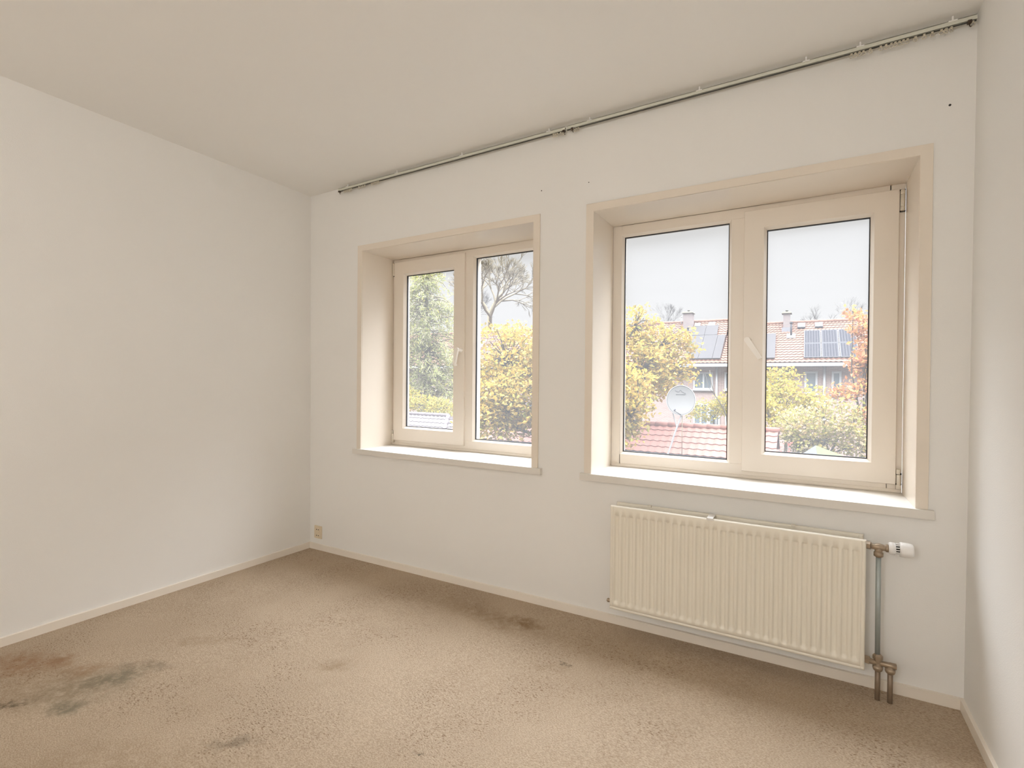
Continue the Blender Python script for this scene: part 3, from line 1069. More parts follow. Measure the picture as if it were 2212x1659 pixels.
# ---------------------------------------------------------------- pantile roof slopes (each tile is shaped in the surface)
def tiles(mb, a, b, c, d, tw, tl, wave=0.022, lift=0.022, per=5):
    """a, b: eave ends (left, right); d, c: ridge ends (left, right)"""
    a, b, c, d = Vector(a), Vector(b), Vector(c), Vector(d)
    nrm = (b - a).cross(d - a).normalized()
    nx_ = max(1, round((b - a).length / tw)) * per
    ny_ = max(1, round((d - a).length / tl))
    for j in range(ny_):
        vs, fs = [], []
        for q, (v, up) in enumerate(((j / ny_, lift), ((j + 1.06) / ny_, 0.0))):
            v = min(v, 1.0)
            for i in range(nx_ + 1):
                u = i / nx_
                p = a.lerp(d, v).lerp(b.lerp(c, v), u)
                ph = (i % per) / per
                h = wave * (0.5 + 0.5 * math.cos(2 * PI * ph)) ** 1.3
                vs.append(p + nrm * (h + up))
        # front lip of the course
        lip = []
        for i in range(nx_ + 1):
            lip.append(vs[i] - nrm * (lift * 0.95))
        k = nx_ + 1
        vs += lip
        for i in range(nx_):
            fs.append((i, i + 1, k + i + 1, k + i))
            fs.append((2 * k + i, 2 * k + i + 1, i + 1, i))
        mb.add(vs, fs)
    return mb


def ridge_tiles(mb, p, q, r, ln):
    p, q = Vector(p), Vector(q)
    n = max(1, round((q - p).length / ln))
    d = (q - p) / n
    for k in range(n):
        s_ = p + d * k
        mb.tube([s_, s_ + d * 1.03], [r * 1.08, r * 0.98], 10, True, True)
    return mb


# ---------------------------------------------------------------- garden sheds
def shed(name, label, x0, x1, Ye, ze, Yr, zr, tile_m, wall_m, hip=None):
    o = thing(name, label, 'shed', ((x0 + x1) / 2, Yr, GROUND))
    Yb = 2 * Yr - Ye
    w = MB()
    w.hexa([(x0 + 0.1, Ye + 0.18, GROUND), (x1 - 0.1, Ye + 0.18, GROUND), (x1 - 0.1, Yb - 0.18, GROUND), (x0 + 0.1, Yb - 0.18, GROUND)],
           [(x0 + 0.1, Ye + 0.18, ze - 0.02), (x1 - 0.1, Ye + 0.18, ze - 0.02), (x1 - 0.1, Yb - 0.18, ze - 0.02), (x0 + 0.1, Yb - 0.18, ze - 0.02)])
    if not hip:
        w.add([(x1 - 0.1, Ye + 0.18, ze - 0.02), (x1 - 0.1, Yb - 0.18, ze - 0.02), (x1 - 0.1, Yr, zr - 0.05)], [(0, 1, 2)])
    w.build('wall', wall_m, o)
    rx1 = x1 - hip if hip else x1
    r = MB()
    tiles(r, (x0, Ye, ze), (x1, Ye, ze), (rx1, Yr, zr), (x0, Yr, zr), 0.205, 0.30)
    tiles(r, (x1, Yb, ze), (x0, Yb, ze), (x0, Yr, zr), (rx1, Yr, zr), 0.41, 0.30, per=3)
    if hip:
        tiles(r, (x1, Ye, ze), (x1, Yb, ze), (rx1, Yr, zr), (rx1, Yr - 0.01, zr), 0.41, 0.30, per=3)
    r.build('roof', tile_m, o, fix=False)
    rt = MB()
    ridge_tiles(rt, (x0, Yr, zr + 0.015), (rx1 + 0.03, Yr, zr + 0.015), 0.085, 0.36)
    if hip:
        ridge_tiles(rt, (rx1, Yr, zr + 0.01), (x1, Ye, ze + 0.01), 0.075, 0.36)
    rt.build('ridge_tiles', tile_m, o)
    gt = MB()
    gt.box(x0, x1 + (0.02 if not hip else 0), Ye - 0.02, Ye + 0.10, ze - 0.085, ze - 0.015)
    gt.build('gutter', X['gutter'], o)
    return o


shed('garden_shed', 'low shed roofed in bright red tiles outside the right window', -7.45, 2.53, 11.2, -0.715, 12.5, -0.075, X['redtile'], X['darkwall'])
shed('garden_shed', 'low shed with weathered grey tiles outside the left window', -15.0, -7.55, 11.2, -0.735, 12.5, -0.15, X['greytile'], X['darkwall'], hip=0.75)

# small gabled hut with a mossy roof
hut = thing('garden_hut', 'small hut low in the right window, half its gable roof grey, half mossy green', 'hut', (3.4, 8.3, GROUND))
h = MB()
pr_ = [(3.03, GROUND), (3.95, GROUND), (3.95, -0.345), (3.32, -0.105), (3.03, -0.345)]
n = len(pr_)
h.add([(x, 7.0, z) for x, z in pr_] + [(x, 9.45, z) for x, z in pr_], [tuple(range(n)), tuple(range(2 * n - 1, n - 1, -1))] + [(i, (i + 1) % n, (i + 1) % n + n, i + n) for i in range(n)])
h.build('wall', X['felt'], hut)
for (xa, za, xb, zb, m_, lab) in ((2.98, -0.36, 3.32, -0.075, X['roofgrey'], 'grey roof slope'), (3.32, -0.075, 4.05, -0.345, X['moss'], 'mossy green roof slope')):
    h = MB()
    h.hexa([(xa, 6.9, za), (xb, 6.9, zb), (xb, 6.9, zb + 0.015), (xa, 6.9, za + 0.015)], [(xa, 9.5, za), (xb, 9.5, zb), (xb, 9.5, zb + 0.015), (xa, 9.5, za + 0.015)])
    tag(h.build('roof_slope', m_, hut), lab)

# ---------------------------------------------------------------- terraced houses across the gardens
EY, EZ, RYG = 29.7, 2.33, 34.0


def on_roof(x, Y, zr, up=0.0):
    s_ = (zr - EZ) / (RYG - EY)
    nn_ = Vector((0, -s_, 1)).normalized()
    return Vector((x, Y, EZ + s_ * (Y - EY))) + nn_ * up


def house(label, x0, x1, zr, win, hip=None):
    o = thing('terraced_house', label, 'house', ((x0 + x1) / 2, RYG, GROUND), group='terraced houses across the gardens')
    YB = 2 * RYG - EY
    w = MB()
    w.box(x0, x1, 30.3, YB - 0.6, GROUND, EZ + 0.02)
    rx1 = x1 - (hip or 0)
    for xx in ((x0, x1) if not hip else (x0,)):
        w.add([(xx, 30.3, EZ), (xx, YB - 0.6, EZ), (xx, RYG, zr - 0.1)], [(0, 1, 2)])
    w.build('wall', X['brick'], o)
    r = MB()
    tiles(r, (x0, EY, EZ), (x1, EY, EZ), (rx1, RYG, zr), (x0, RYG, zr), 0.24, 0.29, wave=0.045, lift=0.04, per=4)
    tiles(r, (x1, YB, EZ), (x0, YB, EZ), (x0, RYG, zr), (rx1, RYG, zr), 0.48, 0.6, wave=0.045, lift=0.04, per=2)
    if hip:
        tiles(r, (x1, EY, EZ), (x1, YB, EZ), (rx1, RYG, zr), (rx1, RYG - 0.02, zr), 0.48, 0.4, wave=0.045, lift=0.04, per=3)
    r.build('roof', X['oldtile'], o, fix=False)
    rt = MB()
    ridge_tiles(rt, (x0, RYG, zr + 0.02), (rx1, RYG, zr + 0.02), 0.13, 0.4)
    rt.build('ridge_tiles', X['oldtile'], o)
    gt = MB()
    gt.box(x0, x1 - (0 if not hip else 0.0), EY - 0.12, 30.3, EZ - 0.20, EZ - 0.02)
    gt.build('gutter', X['gutter'], o)
    for (a, b, z0, z1, mull) in win:
        f = MB()
        fw_ = 0.10
        f.box(a, b, 30.22, 30.32, z0, z0 + fw_)
        f.box(a, b, 30.22, 30.32, z1 - fw_, z1)
        f.box(a, a + fw_, 30.22, 30.32, z0 + fw_, z1 - fw_)
        f.box(b - fw_, b, 30.22, 30.32, z0 + fw_, z1 - fw_)
        for q in mull:
            f.box(q - fw_ / 2, q + fw_ / 2, 30.22, 30.32, z0 + fw_, z1 - fw_)
        f.box(a - 0.05, b + 0.05, 30.15, 30.32, z0 - 0.07, z0)
        fo = f.build('window', X['wpaint'], o)
        MB().box(a + fw_, b - fw_, 30.27, 30.29, z0 + fw_, z1 - fw_).build('pane', X['pane'], fo)
    return o


def on_slab(zr, q, thick, lift):
    """solid lying on the front roof slope; q: four (x, Y)"""
    a = [on_roof(x, y, zr, lift) for x, y in q]
    b = [on_roof(x, y, zr, lift + thick) for x, y in q]
    return MB().hexa(a, b)


ZL, ZRR = 5.317, 4.966
hl = house('long terraced house with the taller ridge, left of the middle post of the right window', -34.0, -1.25, ZL,
           [(-2.86, -1.72, 0.74, 1.80, (-2.26,)), (-2.85, -1.95, -1.45, -0.12, (-2.4,)), (-1.95, -1.3, -1.6, -0.25, ()), (-17.2, -15.6, -1.8, -0.5, (-16.4,)), (-14.6, -13.4, -1.8, -0.4, (-14.0,)),
            (-8.4, -7.1, 0.7, 1.8, (-7.7,)), (-5.6, -4.6, 0.7, 1.8, (-5.1,))])
hr = house('terraced house with striped solar panels on its roof, behind the right window opening sash', -1.24, 9.4, ZRR,
           [(-1.06, -0.2, 0.74, 1.80, ()), (3.11, 3.74, 0.60, 1.84, ()), (4.40, 4.85, 0.60, 1.84, ()), (6.4, 7.2, 0.6, 1.84, ()), (-1.0, 0.4, -1.6, -0.25, (-0.3,)), (1.2, 2.4, 0.6, 1.84, (1.8,))], hip=2.4)
# panels on the left house
for q in ([(-3.36, 32.32), (-2.58, 32.32), (-2.61, 33.37), (-3.40, 33.37)], [(-2.56, 32.32), (-1.80, 32.32), (-1.84, 33.37), (-2.59, 33.37)],
          [(-3.34, 29.98), (-2.56, 29.98), (-2.56, 32.29), (-3.34, 32.29)], [(-2.54, 29.98), (-1.74, 29.98), (-1.74, 32.29), (-2.54, 32.29)], [(-1.72, 29.98), (-1.27, 29.98), (-1.27, 32.29), (-1.72, 32.29)]):
    tag(on_slab(ZL, q, 0.05, 0.10).build('solar_panel', X['pv'], hl), 'plain grey solar panel')
for q in ([(-3.41, 33.42), (-3.04, 33.42), (-3.04, 33.72), (-3.41, 33.72)], [(-2.52, 33.40), (-2.10, 33.40), (-2.10, 33.76), (-2.52, 33.76)]):
    on_slab(ZL, q, 0.06, 0.06).build('skylight', X['skyl'], hl)
on_slab(ZL, [(-20.6, 31.7), (-19.75, 31.7), (-19.75, 32.7), (-20.6, 32.7)], 0.06, 0.06).build('skylight', X['wpaint'], hl)
# panels on the right house
tag(on_slab(ZRR, [(0.70, 29.98), (1.64, 29.98), (1.56, 32.62), (0.70, 32.62)], 0.05, 0.10).build('solar_panel', X['pv'], hr), 'plain grey solar panel')
for i in range(3):
    for j in range(2):
        xa = 3.06 + i * 0.86
        ya = 30.02 + j * 1.43
        p = on_slab(ZRR, [(xa, ya), (xa + 0.84, ya), (xa + 0.84, ya + 1.40), (xa, ya + 1.40)], 0.04, 0.09).build('solar_panel', X['pvedge'], hr)
        on_slab(ZRR, [(xa + 0.05, ya + 0.05), (xa + 0.79, ya + 0.05), (xa + 0.79, ya + 1.35), (xa + 0.05, ya + 1.35)], 0.006, 0.131).build('cells', X['cells'], p)
        p['label'] = 'solar panel with pale frame and striped cells'
for xa in (2.70, 3.62):
    p = on_slab(ZRR, [(xa, 33.22), (xa + 0.42, 33.22), (xa + 0.42, 33.72), (xa, 33.72)], 0.12, 0.02).build('skylight', X['flue'], hr)
    on_slab(ZRR, [(xa + 0.02, 33.25), (xa + 0.40, 33.25), (xa + 0.40, 33.70), (xa + 0.02, 33.70)], 0.03, 0.135).build('pane', X['skyl'], p)
on_slab(ZRR, [(6.35, 30.9), (7.2, 30.9), (7.2, 32.4), (6.35, 32.4)], 0.06, 0.06).build('skylight', X['wpaint'], hr)


def chimney(par, x0, x1, y0, y1, zb, zt, lead):
    o = MB().box(x0, x1, y0, y1, zb, zt).build('chimney', X['brickpale'], par)
    MB().hexa([(x0 - 0.09, y0 - 0.09, zt), (x1 + 0.09, y0 - 0.09, zt), (x1 + 0.09, y1 + 0.09, zt), (x0 - 0.09, y1 + 0.09, zt)],
              [(x0 - 0.02, y0 - 0.02, zt + 0.10), (x1 + 0.02, y0 - 0.02, zt + 0.10), (x1 + 0.02, y1 + 0.02, zt + 0.10), (x0 - 0.02, y1 + 0.02, zt + 0.10)]).build('cap', X['cap'], o)
    xm, ym = (x0 + x1) / 2, (y0 + y1) / 2
    MB().lathe((xm, ym, zt + 0.08), (0, 0, 1), [(0, 0.07), (0.12, 0.06), (0.121, 0.09), (0.15, 0.09)], 12).build('pot', X['cap'], o)
    b = MB()
    b.box(x0 - 0.07, x1 + 0.07, y0 - 0.05, y1, zb, lead)
    b.build('flashing', X['lead'], o)
    return o


chimney(hl, -4.06, -3.50, 32.95, 33.75, 4.3, 5.86, 4.78)
chimney(hr, 1.93, 2.30, 33.0, 33.75, 4.2, 5.50, 4.62)


def flue(par, x, Y, zr, z1, r, m, plate=True):
    p = on_roof(x, Y, zr)
    f = MB().tube([p, (p.x, p.y, z1)], r, 10)
    f.lathe((p.x, p.y, z1 - 0.02), (0, 0, 1), [(0, r), (0.01, r * 1.5), (0.10, r * 1.5), (0.12, r * 0.6)], 10)
    fo = f.build('flue', m, par)
    if plate:
        on_slab(zr, [(x - 0.24, Y - 0.28), (x + 0.24, Y - 0.28), (x + 0.24, Y + 0.22), (x - 0.24, Y + 0.22)], 0.03, 0.05).build('flue_plate', X['lead'], fo)


flue(hr, 2.38, 32.43, ZRR, 4.80, 0.055, X['flue'])
flue(hl, -3.66, 32.60, ZL, 4.75, 0.05, X['flue'], False)
flue(hl, -4.35, 33.8, ZL, 5.68, 0.035, X['mast'], False)
for par, x, z0, z1 in ((hl, -1.50, GROUND, 2.15), (hr, 4.06, GROUND, 2.15)):
    MB().tube([(x, 30.2, z0), (x, 30.2, z1)], 0.06, 10).build('downpipe', X['wpaint'], par)

# ---------------------------------------------------------------- satellite dish standing at the shed eave
DY = 10.95
dish = thing('satellite_dish', 'round off-white satellite dish on a bent pole before the red shed roof', 'satellite dish', (0.02, DY, -0.80))
cx, cz = 0.362, 0.727
dirn = Vector((0.25, -1.0, 0.10)).normalized()
rx_ = Vector((0, 0, 1)).cross(dirn).normalized()
uz_ = dirn.cross(rx_).normalized()
b = MB()
rings = 9
n = 40
C0 = Vector((cx, DY, cz))


def dpt(u, v, off=0.0):
    rr2 = u * u + v * v
    return C0 + rx_ * (u * 0.355) + uz_ * (v * 0.385) + dirn * (0.055 * rr2 - 0.05 + off)


vs, fs = [dpt(0, 0)], []
for i in range(1, rings + 1):
    for k in range(n):
        a = 2 * PI * k / n
        vs.append(dpt(i / rings * math.cos(a), i / rings * math.sin(a)))
nf = len(vs)
vs += [v - dirn * 0.02 for v in vs]
for k in range(n):
    k2 = (k + 1) % n
    fs.append((0, 1 + k, 1 + k2))
    fs.append((nf, nf + 1 + k2, nf + 1 + k))
    for i in range(rings - 1):
        A_, B_ = 1 + i * n, 1 + (i + 1) * n
        fs.append((A_ + k, B_ + k, B_ + k2, A_ + k2))
        fs.append((nf + A_ + k2, nf + B_ + k2, nf + B_ + k, nf + A_ + k))
    L_ = 1 + (rings - 1) * n
    fs.append((L_ + k, nf + L_ + k, nf + L_ + k2, L_ + k2))
b.add(vs, fs, True)
refl = b.build('reflector', X['dish'], dish)
rim = MB()
rim.tube([dpt(math.cos(2 * PI * k / 48), math.sin(2 * PI * k / 48), 0.004) for k in range(49)], 0.008, 6, False)
rim.build('rim', X['mast'], refl)
em_ = MB()
curve = [(-0.40, 0.66), (-0.28, 0.60), (-0.15, 0.565), (-0.105, 0.60), (-0.085, 0.66), (-0.03, 0.69), (0.03, 0.66), (0.06, 0.60), (0.16, 0.545), (0.34, 0.46)]
em_.tube([dpt(u, v, 0.004) for u, v in curve], 0.0045, 5)
em_.tube([dpt(u, v, 0.004) for u, v in [(-0.34, 0.40), (0.0, 0.41), (0.34, 0.405)]], 0.0045, 5)
em_.build('emblem', X['ink'], refl)
MB().tube([dpt(0.02, -0.97, 0.0), dpt(-0.24, -0.84, 0.10), dpt(-0.50, -0.72, 0.20)], 0.009, 6).build('feed_arm', X['flue'], dish)
MB().lathe(dpt(-0.47, -0.72, 0.20), (0.3, 0.8, 0.5), [(0, 0.015), (0.02, 0.02), (0.05, 0.02), (0.06, 0.012)], 10).build('feed_horn', X['flue'], dish)
ms = MB()
ms.tube([(0.385, DY + 0.02, 0.44), (0.38, DY, 0.33), (0.29, DY, 0.09), (0.262, DY, 0.0), (0.195, DY, -0.20), (0.155, DY, -0.36), (0.05, DY, -0.68), (0.0, DY, -0.83)], 0.024, 10)
ms.tube([(0.165, DY, 0.40), (0.19, DY, 0.30), (0.262, DY, 0.06), (0.262, DY, -0.02)], 0.017, 8)
ms.build('mast', X['mast'], dish)
MB().tube([(0.395, DY + 0.03, 0.36), (0.398, DY + 0.03, -0.78)], 0.010, 6).build('rod', X['palebark'], dish)

# ---------------------------------------------------------------- trees and shrubs
def leaf_mesh(name, m, parent, pts, rng, size, aspect=0.55, droop=0.2, up=None, tintf=None):
    """pts: list of centres; one folded leaf at each"""
    vs, fs, tint = [], [], []
    for p in pts:
        d = Vector((rng.gauss(0, 1), rng.gauss(0, 1), rng.gauss(0, 0.7) - droop))
        if d.length < 1e-3:
            d = Vector((1, 0, 0))
        d.normalize()
        nrm = Vector((rng.gauss(0, 1), rng.gauss(0, 1), rng.gauss(0.6, 1)))
        sd_ = d.cross(nrm)
        if sd_.length < 1e-3:
            sd_ = d.orthogonal()
        sd_.normalize()
        nn_ = sd_.cross(d)
        s_ = size * rng.uniform(0.65, 1.25)
        w_ = s_ * aspect * 0.5
        k = len(vs)
        base = p - d * s_ * 0.5
        tip = p + d * s_ * 0.5
        l1 = p - d * s_ * 0.05 + sd_ * w_ + nn_ * w_ * 0.35
        l2 = p - d * s_ * 0.05 - sd_ * w_ + nn_ * w_ * 0.35
        vs += [base, l1, tip, l2]
        fs += [(k, k + 1, k + 2), (k, k + 2, k + 3)]
        t_ = tintf(p, rng) if tintf else rng.random()
        tint += [t_, t_]
    me = bpy.data.meshes.new(name)
    off = parent.location
    me.from_pydata([tuple(v - off) for v in vs], [], fs)
    at = me.attributes.new('tint', 'FLOAT', 'FACE')
    at.data.foreach_set('value', tint)
    me.materials.append(m)
    o = bpy.data.objects.new(name, me)
    COL.objects.link(o)
    o.parent = parent
    return o


def blob_points(rng, blobs, clusters, per, spread, shell=0.35):
    tot = sum(bx[3] * bx[5] for bx in blobs)
    cl, pts = [], []
    for (x, y, z, rx, ry, rz) in blobs:
        nC = max(2, round(clusters * rx * rz / tot))
        for _ in range(nC):
            while True:
                u = Vector((rng.uniform(-1, 1), rng.uniform(-1, 1), rng.uniform(-1, 1)))
                if shell < u.length <= 1:
                    break
            c = Vector((x + u.x * rx, y + u.y * ry, z + u.z * rz))
            cl.append(c)
            for _ in range(per):
                pts.append(c + Vector((rng.gauss(0, spread), rng.gauss(0, spread), rng.gauss(0, spread * 0.7))))
    return cl, pts


def wood(mb, rng, base, blobs, clusters, r0, twig_r=0.006, every=3):
    base = Vector(base)
    cen = sum((Vector(bx[:3]) for bx in blobs), Vector()) / len(blobs)
    fork = Vector((base.x * 0.6 + cen.x * 0.4, base.y * 0.6 + cen.y * 0.4, base.z + (min(bx[2] - bx[5] * 0.3 for bx in blobs) - base.z) * 0.9))
    mb.tube([base, base.lerp(fork, 0.5) + Vector((rng.uniform(-.05, .05), 0, 0)), fork], [r0, r0 * 0.8, r0 * 0.62], 8)
    cs = [Vector(bx[:3]) for bx in blobs]
    for c in cs:
        m_ = fork.lerp(c, 0.5) + Vector((rng.uniform(-.15, .15), rng.uniform(-.1, .1), rng.uniform(-.1, .15)))
        mb.tube([fork, m_, c], [r0 * 0.45, r0 * 0.3, r0 * 0.16], 6)
    for i, p in enumerate(clusters):
        if i % every:
            continue
        c = min(cs, key=lambda q: (q - p).length)
        m_ = c.lerp(p, 0.55) + Vector((rng.uniform(-.06, .06), rng.uniform(-.06, .06), rng.uniform(-.02, .08)))
        mb.tube([c, m_, p], [r0 * 0.12, r0 * 0.07, twig_r], 4, False)


def tree(name, label, cat, base, blobs, leaf_m, clusters, per, spread, size, seed, r0=0.12, bark=None, group=None, every=3, aspect=0.55, droop=0.2, tintf=None, shell=0.35):
    rng = random.Random(seed)
    o = thing(name, label, cat, base, group)
    cl, pts = blob_points(rng, blobs, clusters, per, spread, shell)
    mb = MB()
    wood(mb, rng, base, blobs, cl, r0, every=every)
    mb.build('trunk', bark or X['bark'], o, fix=False)
    leaf_mesh('foliage', leaf_m, o, pts, rng, size, aspect, droop, tintf=tintf)
    return o


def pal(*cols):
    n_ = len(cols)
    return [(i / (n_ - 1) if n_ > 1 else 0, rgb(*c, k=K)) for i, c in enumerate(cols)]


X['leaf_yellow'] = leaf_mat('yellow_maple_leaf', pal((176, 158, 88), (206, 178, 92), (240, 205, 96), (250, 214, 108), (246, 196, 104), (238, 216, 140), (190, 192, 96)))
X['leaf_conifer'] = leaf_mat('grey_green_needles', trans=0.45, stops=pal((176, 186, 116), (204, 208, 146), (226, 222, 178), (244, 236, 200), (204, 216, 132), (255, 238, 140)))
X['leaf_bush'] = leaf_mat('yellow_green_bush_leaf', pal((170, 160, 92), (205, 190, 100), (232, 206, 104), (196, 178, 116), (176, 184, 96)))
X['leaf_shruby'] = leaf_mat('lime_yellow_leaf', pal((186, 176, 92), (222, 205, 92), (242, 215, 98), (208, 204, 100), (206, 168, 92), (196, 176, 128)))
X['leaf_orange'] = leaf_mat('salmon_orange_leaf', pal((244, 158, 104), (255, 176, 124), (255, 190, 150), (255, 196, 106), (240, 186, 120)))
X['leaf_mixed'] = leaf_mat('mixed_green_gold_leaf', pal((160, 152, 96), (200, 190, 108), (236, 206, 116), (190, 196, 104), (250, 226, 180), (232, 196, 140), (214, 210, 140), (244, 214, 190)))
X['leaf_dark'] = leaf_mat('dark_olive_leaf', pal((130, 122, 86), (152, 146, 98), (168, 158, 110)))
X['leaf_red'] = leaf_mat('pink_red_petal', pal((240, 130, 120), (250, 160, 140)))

YELLOW = [(-2.43, 10.4, 1.95, 1.50, 1.1, 0.96), (-4.52, 10.4, 1.78, 1.2, 1.1, 1.11), (-3.03, 9.9, 0.85, 1.71, 1.1, 1.15), (-1.43, 9.9, 0.88, 1.30, 1.0, 1.08), (-4.06, 9.5, 0.45, 1.12, 1.0, 0.96),
          (-1.27, 12.3, 2.85, 0.52, 0.6, 0.62), (-0.52, 12.6, 2.25, 0.95, 0.6, 0.62), (-0.99, 12.0, 1.53, 1.0, 0.8, 0.95), (-0.75, 10.0, 0.28, 0.62, 0.6, 0.45), (-0.30, 12.9, 1.45, 0.72, 0.5, 0.55),
          (-4.52, 9.5, 0.10, 0.93, 0.8, 0.62), (-1.05, 9.8, -0.12, 0.60, 0.6, 0.36)]
tree('maple_tree', 'large yellow-leaved maple standing between both windows in front of the sheds', 'tree', (-2.35, 10.1, GROUND), YELLOW, X['leaf_yellow'], 1500, 14, 0.14, 0.13, 11, r0=0.17, every=2, aspect=0.62, droop=0.45)

# drooping grey-green conifer
CON = [(-17.5, 22, 7.6, 1.3, 1.2, 1.2), (-17.35, 22, 6.2, 2.0, 1.8, 1.5), (-17.5, 22, 4.5, 2.8, 2.2, 1.8), (-17.3, 22, 2.3, 3.0, 2.4, 2.0), (-16.9, 22, 0.3, 3.0, 2.4, 1.5)]
rng = random.Random(5)
con = thing('conifer', 'tall drooping grey-green conifer in the left half of the left window', 'tree', (-17.4, 22.3, GROUND))
mb = MB()
mb.tube([(-17.4, 22.3, GROUND), (-17.45, 22.3, 3), (-17.5, 22.2, 8.6)], [0.28, 0.2, 0.04], 10)
cl, _ = blob_points(rng, CON, 430, 1, 0.1, 0.15)
pts = []
for c in cl:
    tr_ = Vector((-17.45, 22.25, c.z + rng.uniform(-0.5, 1.1))).lerp(c, rng.uniform(0.0, 0.45))
    d_ = (c - tr_)
    end = c + Vector((d_.x * 0.25, d_.y * 0.25, -rng.uniform(0.15, 0.55)))
    mid = tr_.lerp(c, 0.6) + Vector((0, 0, 0.18))
    mb.tube([tr_, mid, c, end], [0.035, 0.024, 0.014, 0.006], 4, False)
    for _ in range(40):
        t_ = rng.random()
        q = (mid.lerp(c, t_ * 2) if t_ < 0.5 else c.lerp(end, t_ * 2 - 1))
        pts.append(q + Vector((rng.gauss(0, 0.13), rng.gauss(0, 0.13), -abs(rng.gauss(0, 0.17)))))
mb.build('trunk', X['palebark'], con, fix=False)
leaf_mesh('foliage', X['leaf_conifer'], con, pts, rng, 0.26, 0.22, 0.7)


def bare(name, label, base, height, lean, seed, m, r0, depth, spread, group=None, limb=None, leaves=None):
    rng = random.Random(seed)
    o = thing(name, label, 'tree', base, group)
    mb = MB()
    tips = []

    def grow(p, d, ln, r, k):
        q = p + d * ln
        mid = p.lerp(q, 0.5) + Vector((rng.gauss(0, ln * 0.04), rng.gauss(0, ln * 0.04), 0))
        mb.tube([p, mid, q], [r, r * 0.86, r * 0.72], 6 if k < 2 else 4, False)
        if k >= depth:
            tips.append(q)
            for w_ in range(4):
                dv = (d + Vector((math.sin(w_ * 1.7 + p.x * 9), math.cos(w_ * 2.3 + p.z * 7), 0.35 * math.sin(w_ * 3.1 + p.x))) * 0.6).normalized()
                mb.tube([p.lerp(q, 0.2 + 0.25 * w_), q + dv * ln * 0.55], [r * 0.6, r * 0.4], 3, False)
            return
        nb = 2 if k < 1 else rng.choice((2, 3, 3))
        for i in range(nb):
            a = rng.uniform(0, 2 * PI)
            sp_ = spread * rng.uniform(0.5, 1.25)
            side = d.orthogonal().normalized()
            side = Matrix.Rotation(a, 3, d) @ side
            nd = (d * math.cos(sp_) + side * math.sin(sp_) + Vector((0, 0, 0.10))).normalized()
            grow(q, nd, (limb if k == 0 and limb else ln) * rng.uniform(0.66, 0.88), r * 0.66, k + 1)
    grow(Vector(base), Vector(lean).normalized(), height, r0, 0)
    mb.build('branches', m, o, fix=False)
    if leaves:
        pts = [t + Vector((rng.gauss(0, .2), rng.gauss(0, .2), rng.gauss(0, .2))) for t in tips for _ in range(leaves[1])]
        leaf_mesh('foliage', leaves[0], o, pts, rng, 0.2)
    return o


bare('bare_tree', 'tall bare tree with ivy-pale limbs rising behind the left window', (-24.6, 40.0, GROUND), 8.4, (0.02, 0, 1), 35, X['palebark'], 0.36, 7, 0.58, limb=3.0)
bare('bare_tree', 'thin bare tree half hidden behind the left sash post', (-31.5, 46.0, GROUND), 8.0, (0.03, 0, 1), 9, X['twig'], 0.22, 7, 0.44, limb=3.0)
bare('bare_tree', 'faint pale bare tree behind the house to the left of the left chimney', (-12.3, 62.0, GROUND), 8.2, (0.02, 0, 1), 13, X['twig'], 0.10, 6, 0.42, limb=1.9)
bare('bare_tree', 'faint sparse bare tree above the striped solar panels', (4.6, 52.0, GROUND), 6.2, (0.02, 0, 1), 17, X['twig'], 0.09, 6, 0.55, limb=1.9)

tree('garden_bush', 'yellow-green bushes just above the grey shed roof', 'bush', (-12.3, 16, GROUND),
     [(-12.57, 16, -0.01, 1.28, 1, 0.48), (-11.2, 16, -0.07, 0.94, 1, 0.38), (-13.44, 16, 0.3, 0.88, 1, 0.56)], X['leaf_bush'], 150, 16, 0.12, 0.13, 21, r0=0.06)
tree('lime_shrub', 'lime-yellow shrub in front of the house at the left of the opening sash', 'shrub', (2.4, 21, GROUND),
     [(2.12, 22, 1.25, 0.75, 1.0, 0.72), (2.5, 21, 0.38, 1.0, 1.0, 0.85), (3.16, 21, 0.10, 0.8, 1.0, 0.70), (1.89, 20, -0.15, 0.66, 1.0, 0.83), (3.52, 21.5, 0.55, 0.36, 0.8, 0.55)], X['leaf_shruby'], 300, 15, 0.15, 0.16, 23, r0=0.08)
tree('orange_tree', 'young tree with salmon-orange leaves at the right edge of the right window', 'tree', (4.45, 13.3, GROUND),
     [(4.38, 13, 2.62, 0.26, 0.4, 0.34), (4.50, 13, 2.0, 0.30, 0.5, 0.50), (4.20, 13, 1.02, 0.50, 0.5, 0.24), (4.42, 13, 1.53, 0.29, 0.5, 0.45), (4.16, 13, 3.03, 0.14, 0.2, 0.13), (4.52, 13, 0.45, 0.25, 0.4, 0.20)], X['leaf_orange'], 150, 11, 0.09, 0.135, 25, r0=0.05, every=1, aspect=0.5, droop=0.5)
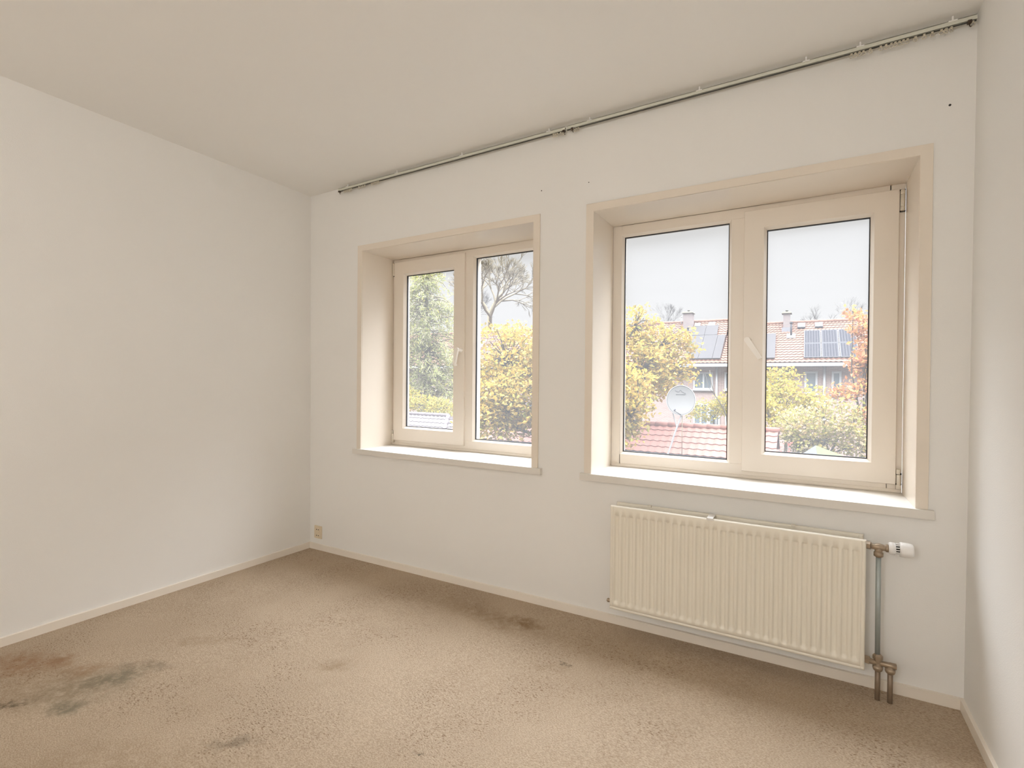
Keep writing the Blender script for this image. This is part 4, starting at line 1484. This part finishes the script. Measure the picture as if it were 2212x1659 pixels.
tree('mixed_shrub', 'large mixed green and gold shrub filling the lower right of the opening sash', 'shrub', (3.7, 12.6, GROUND),
     [(3.55, 12.7, 0.28, 0.75, 0.8, 0.52), (4.15, 12.5, 0.15, 0.60, 0.8, 0.66), (3.15, 13.2, 0.02, 0.58, 0.7, 0.55), (4.40, 12.2, -0.29, 0.40, 0.7, 0.42), (2.80, 13.6, 0.02, 0.45, 0.6, 0.50), (3.6, 12.8, -0.3, 0.8, 0.6, 0.4)], X['leaf_mixed'], 330, 12, 0.10, 0.10, 27, r0=0.07, aspect=0.65)
tree('garden_hedge', 'pale yellow-green hedge below the house windows right of the dish', 'hedge', (-0.9, 25, GROUND),
     [(-1.25, 25, -0.25, 1.15, 0.8, 0.50), (-0.49, 25, 0.02, 0.60, 0.8, 0.62)], X['leaf_bush'], 110, 12, 0.15, 0.15, 29, r0=0.06)
tree('olive_shrub', 'dark olive shrub beside the gable end of the red shed', 'shrub', (3.0, 13.4, GROUND),
     [(2.98, 13.3, -0.42, 0.36, 0.45, 0.40), (3.2, 13.0, -0.50, 0.35, 0.5, 0.34)], X['leaf_dark'], 90, 18, 0.08, 0.07, 31, r0=0.04)
tree('flowering_plant', 'small plant with pink-red blooms beside the mossy hut', 'plant', (2.72, 9.3, GROUND),
     [(2.74, 9.3, -0.22, 0.11, 0.12, 0.10), (2.84, 9.3, -0.10, 0.09, 0.12, 0.09), (2.66, 9.3, -0.33, 0.12, 0.1, 0.08)], X['leaf_red'], 14, 4, 0.035, 0.06, 33, r0=0.02, every=1)
bb = MB()
bb.tube([(-0.95, 24, 1.8), (-0.86, 24, 1.09), (-0.68, 24, 0.53), (-0.31, 24, -0.03), (-0.14, 24, -0.48), (0.05, 24, GROUND)], [0.012, 0.018, 0.022, 0.028, 0.032, 0.05], 6)
bb.tube([(-0.68, 24, 0.53), (-1.0, 24, 0.95), (-1.15, 24, 1.6)], [0.016, 0.010, 0.005], 5)
bb.tube([(-0.31, 24, -0.03), (0.0, 24, 0.6), (0.1, 24, 1.3)], [0.018, 0.012, 0.005], 5)
bt = thing('bare_sapling', 'thin bare leaning sapling in front of the brick house wall', 'tree', (0.05, 24, GROUND))
bb.build('branches', X['bark'], bt)
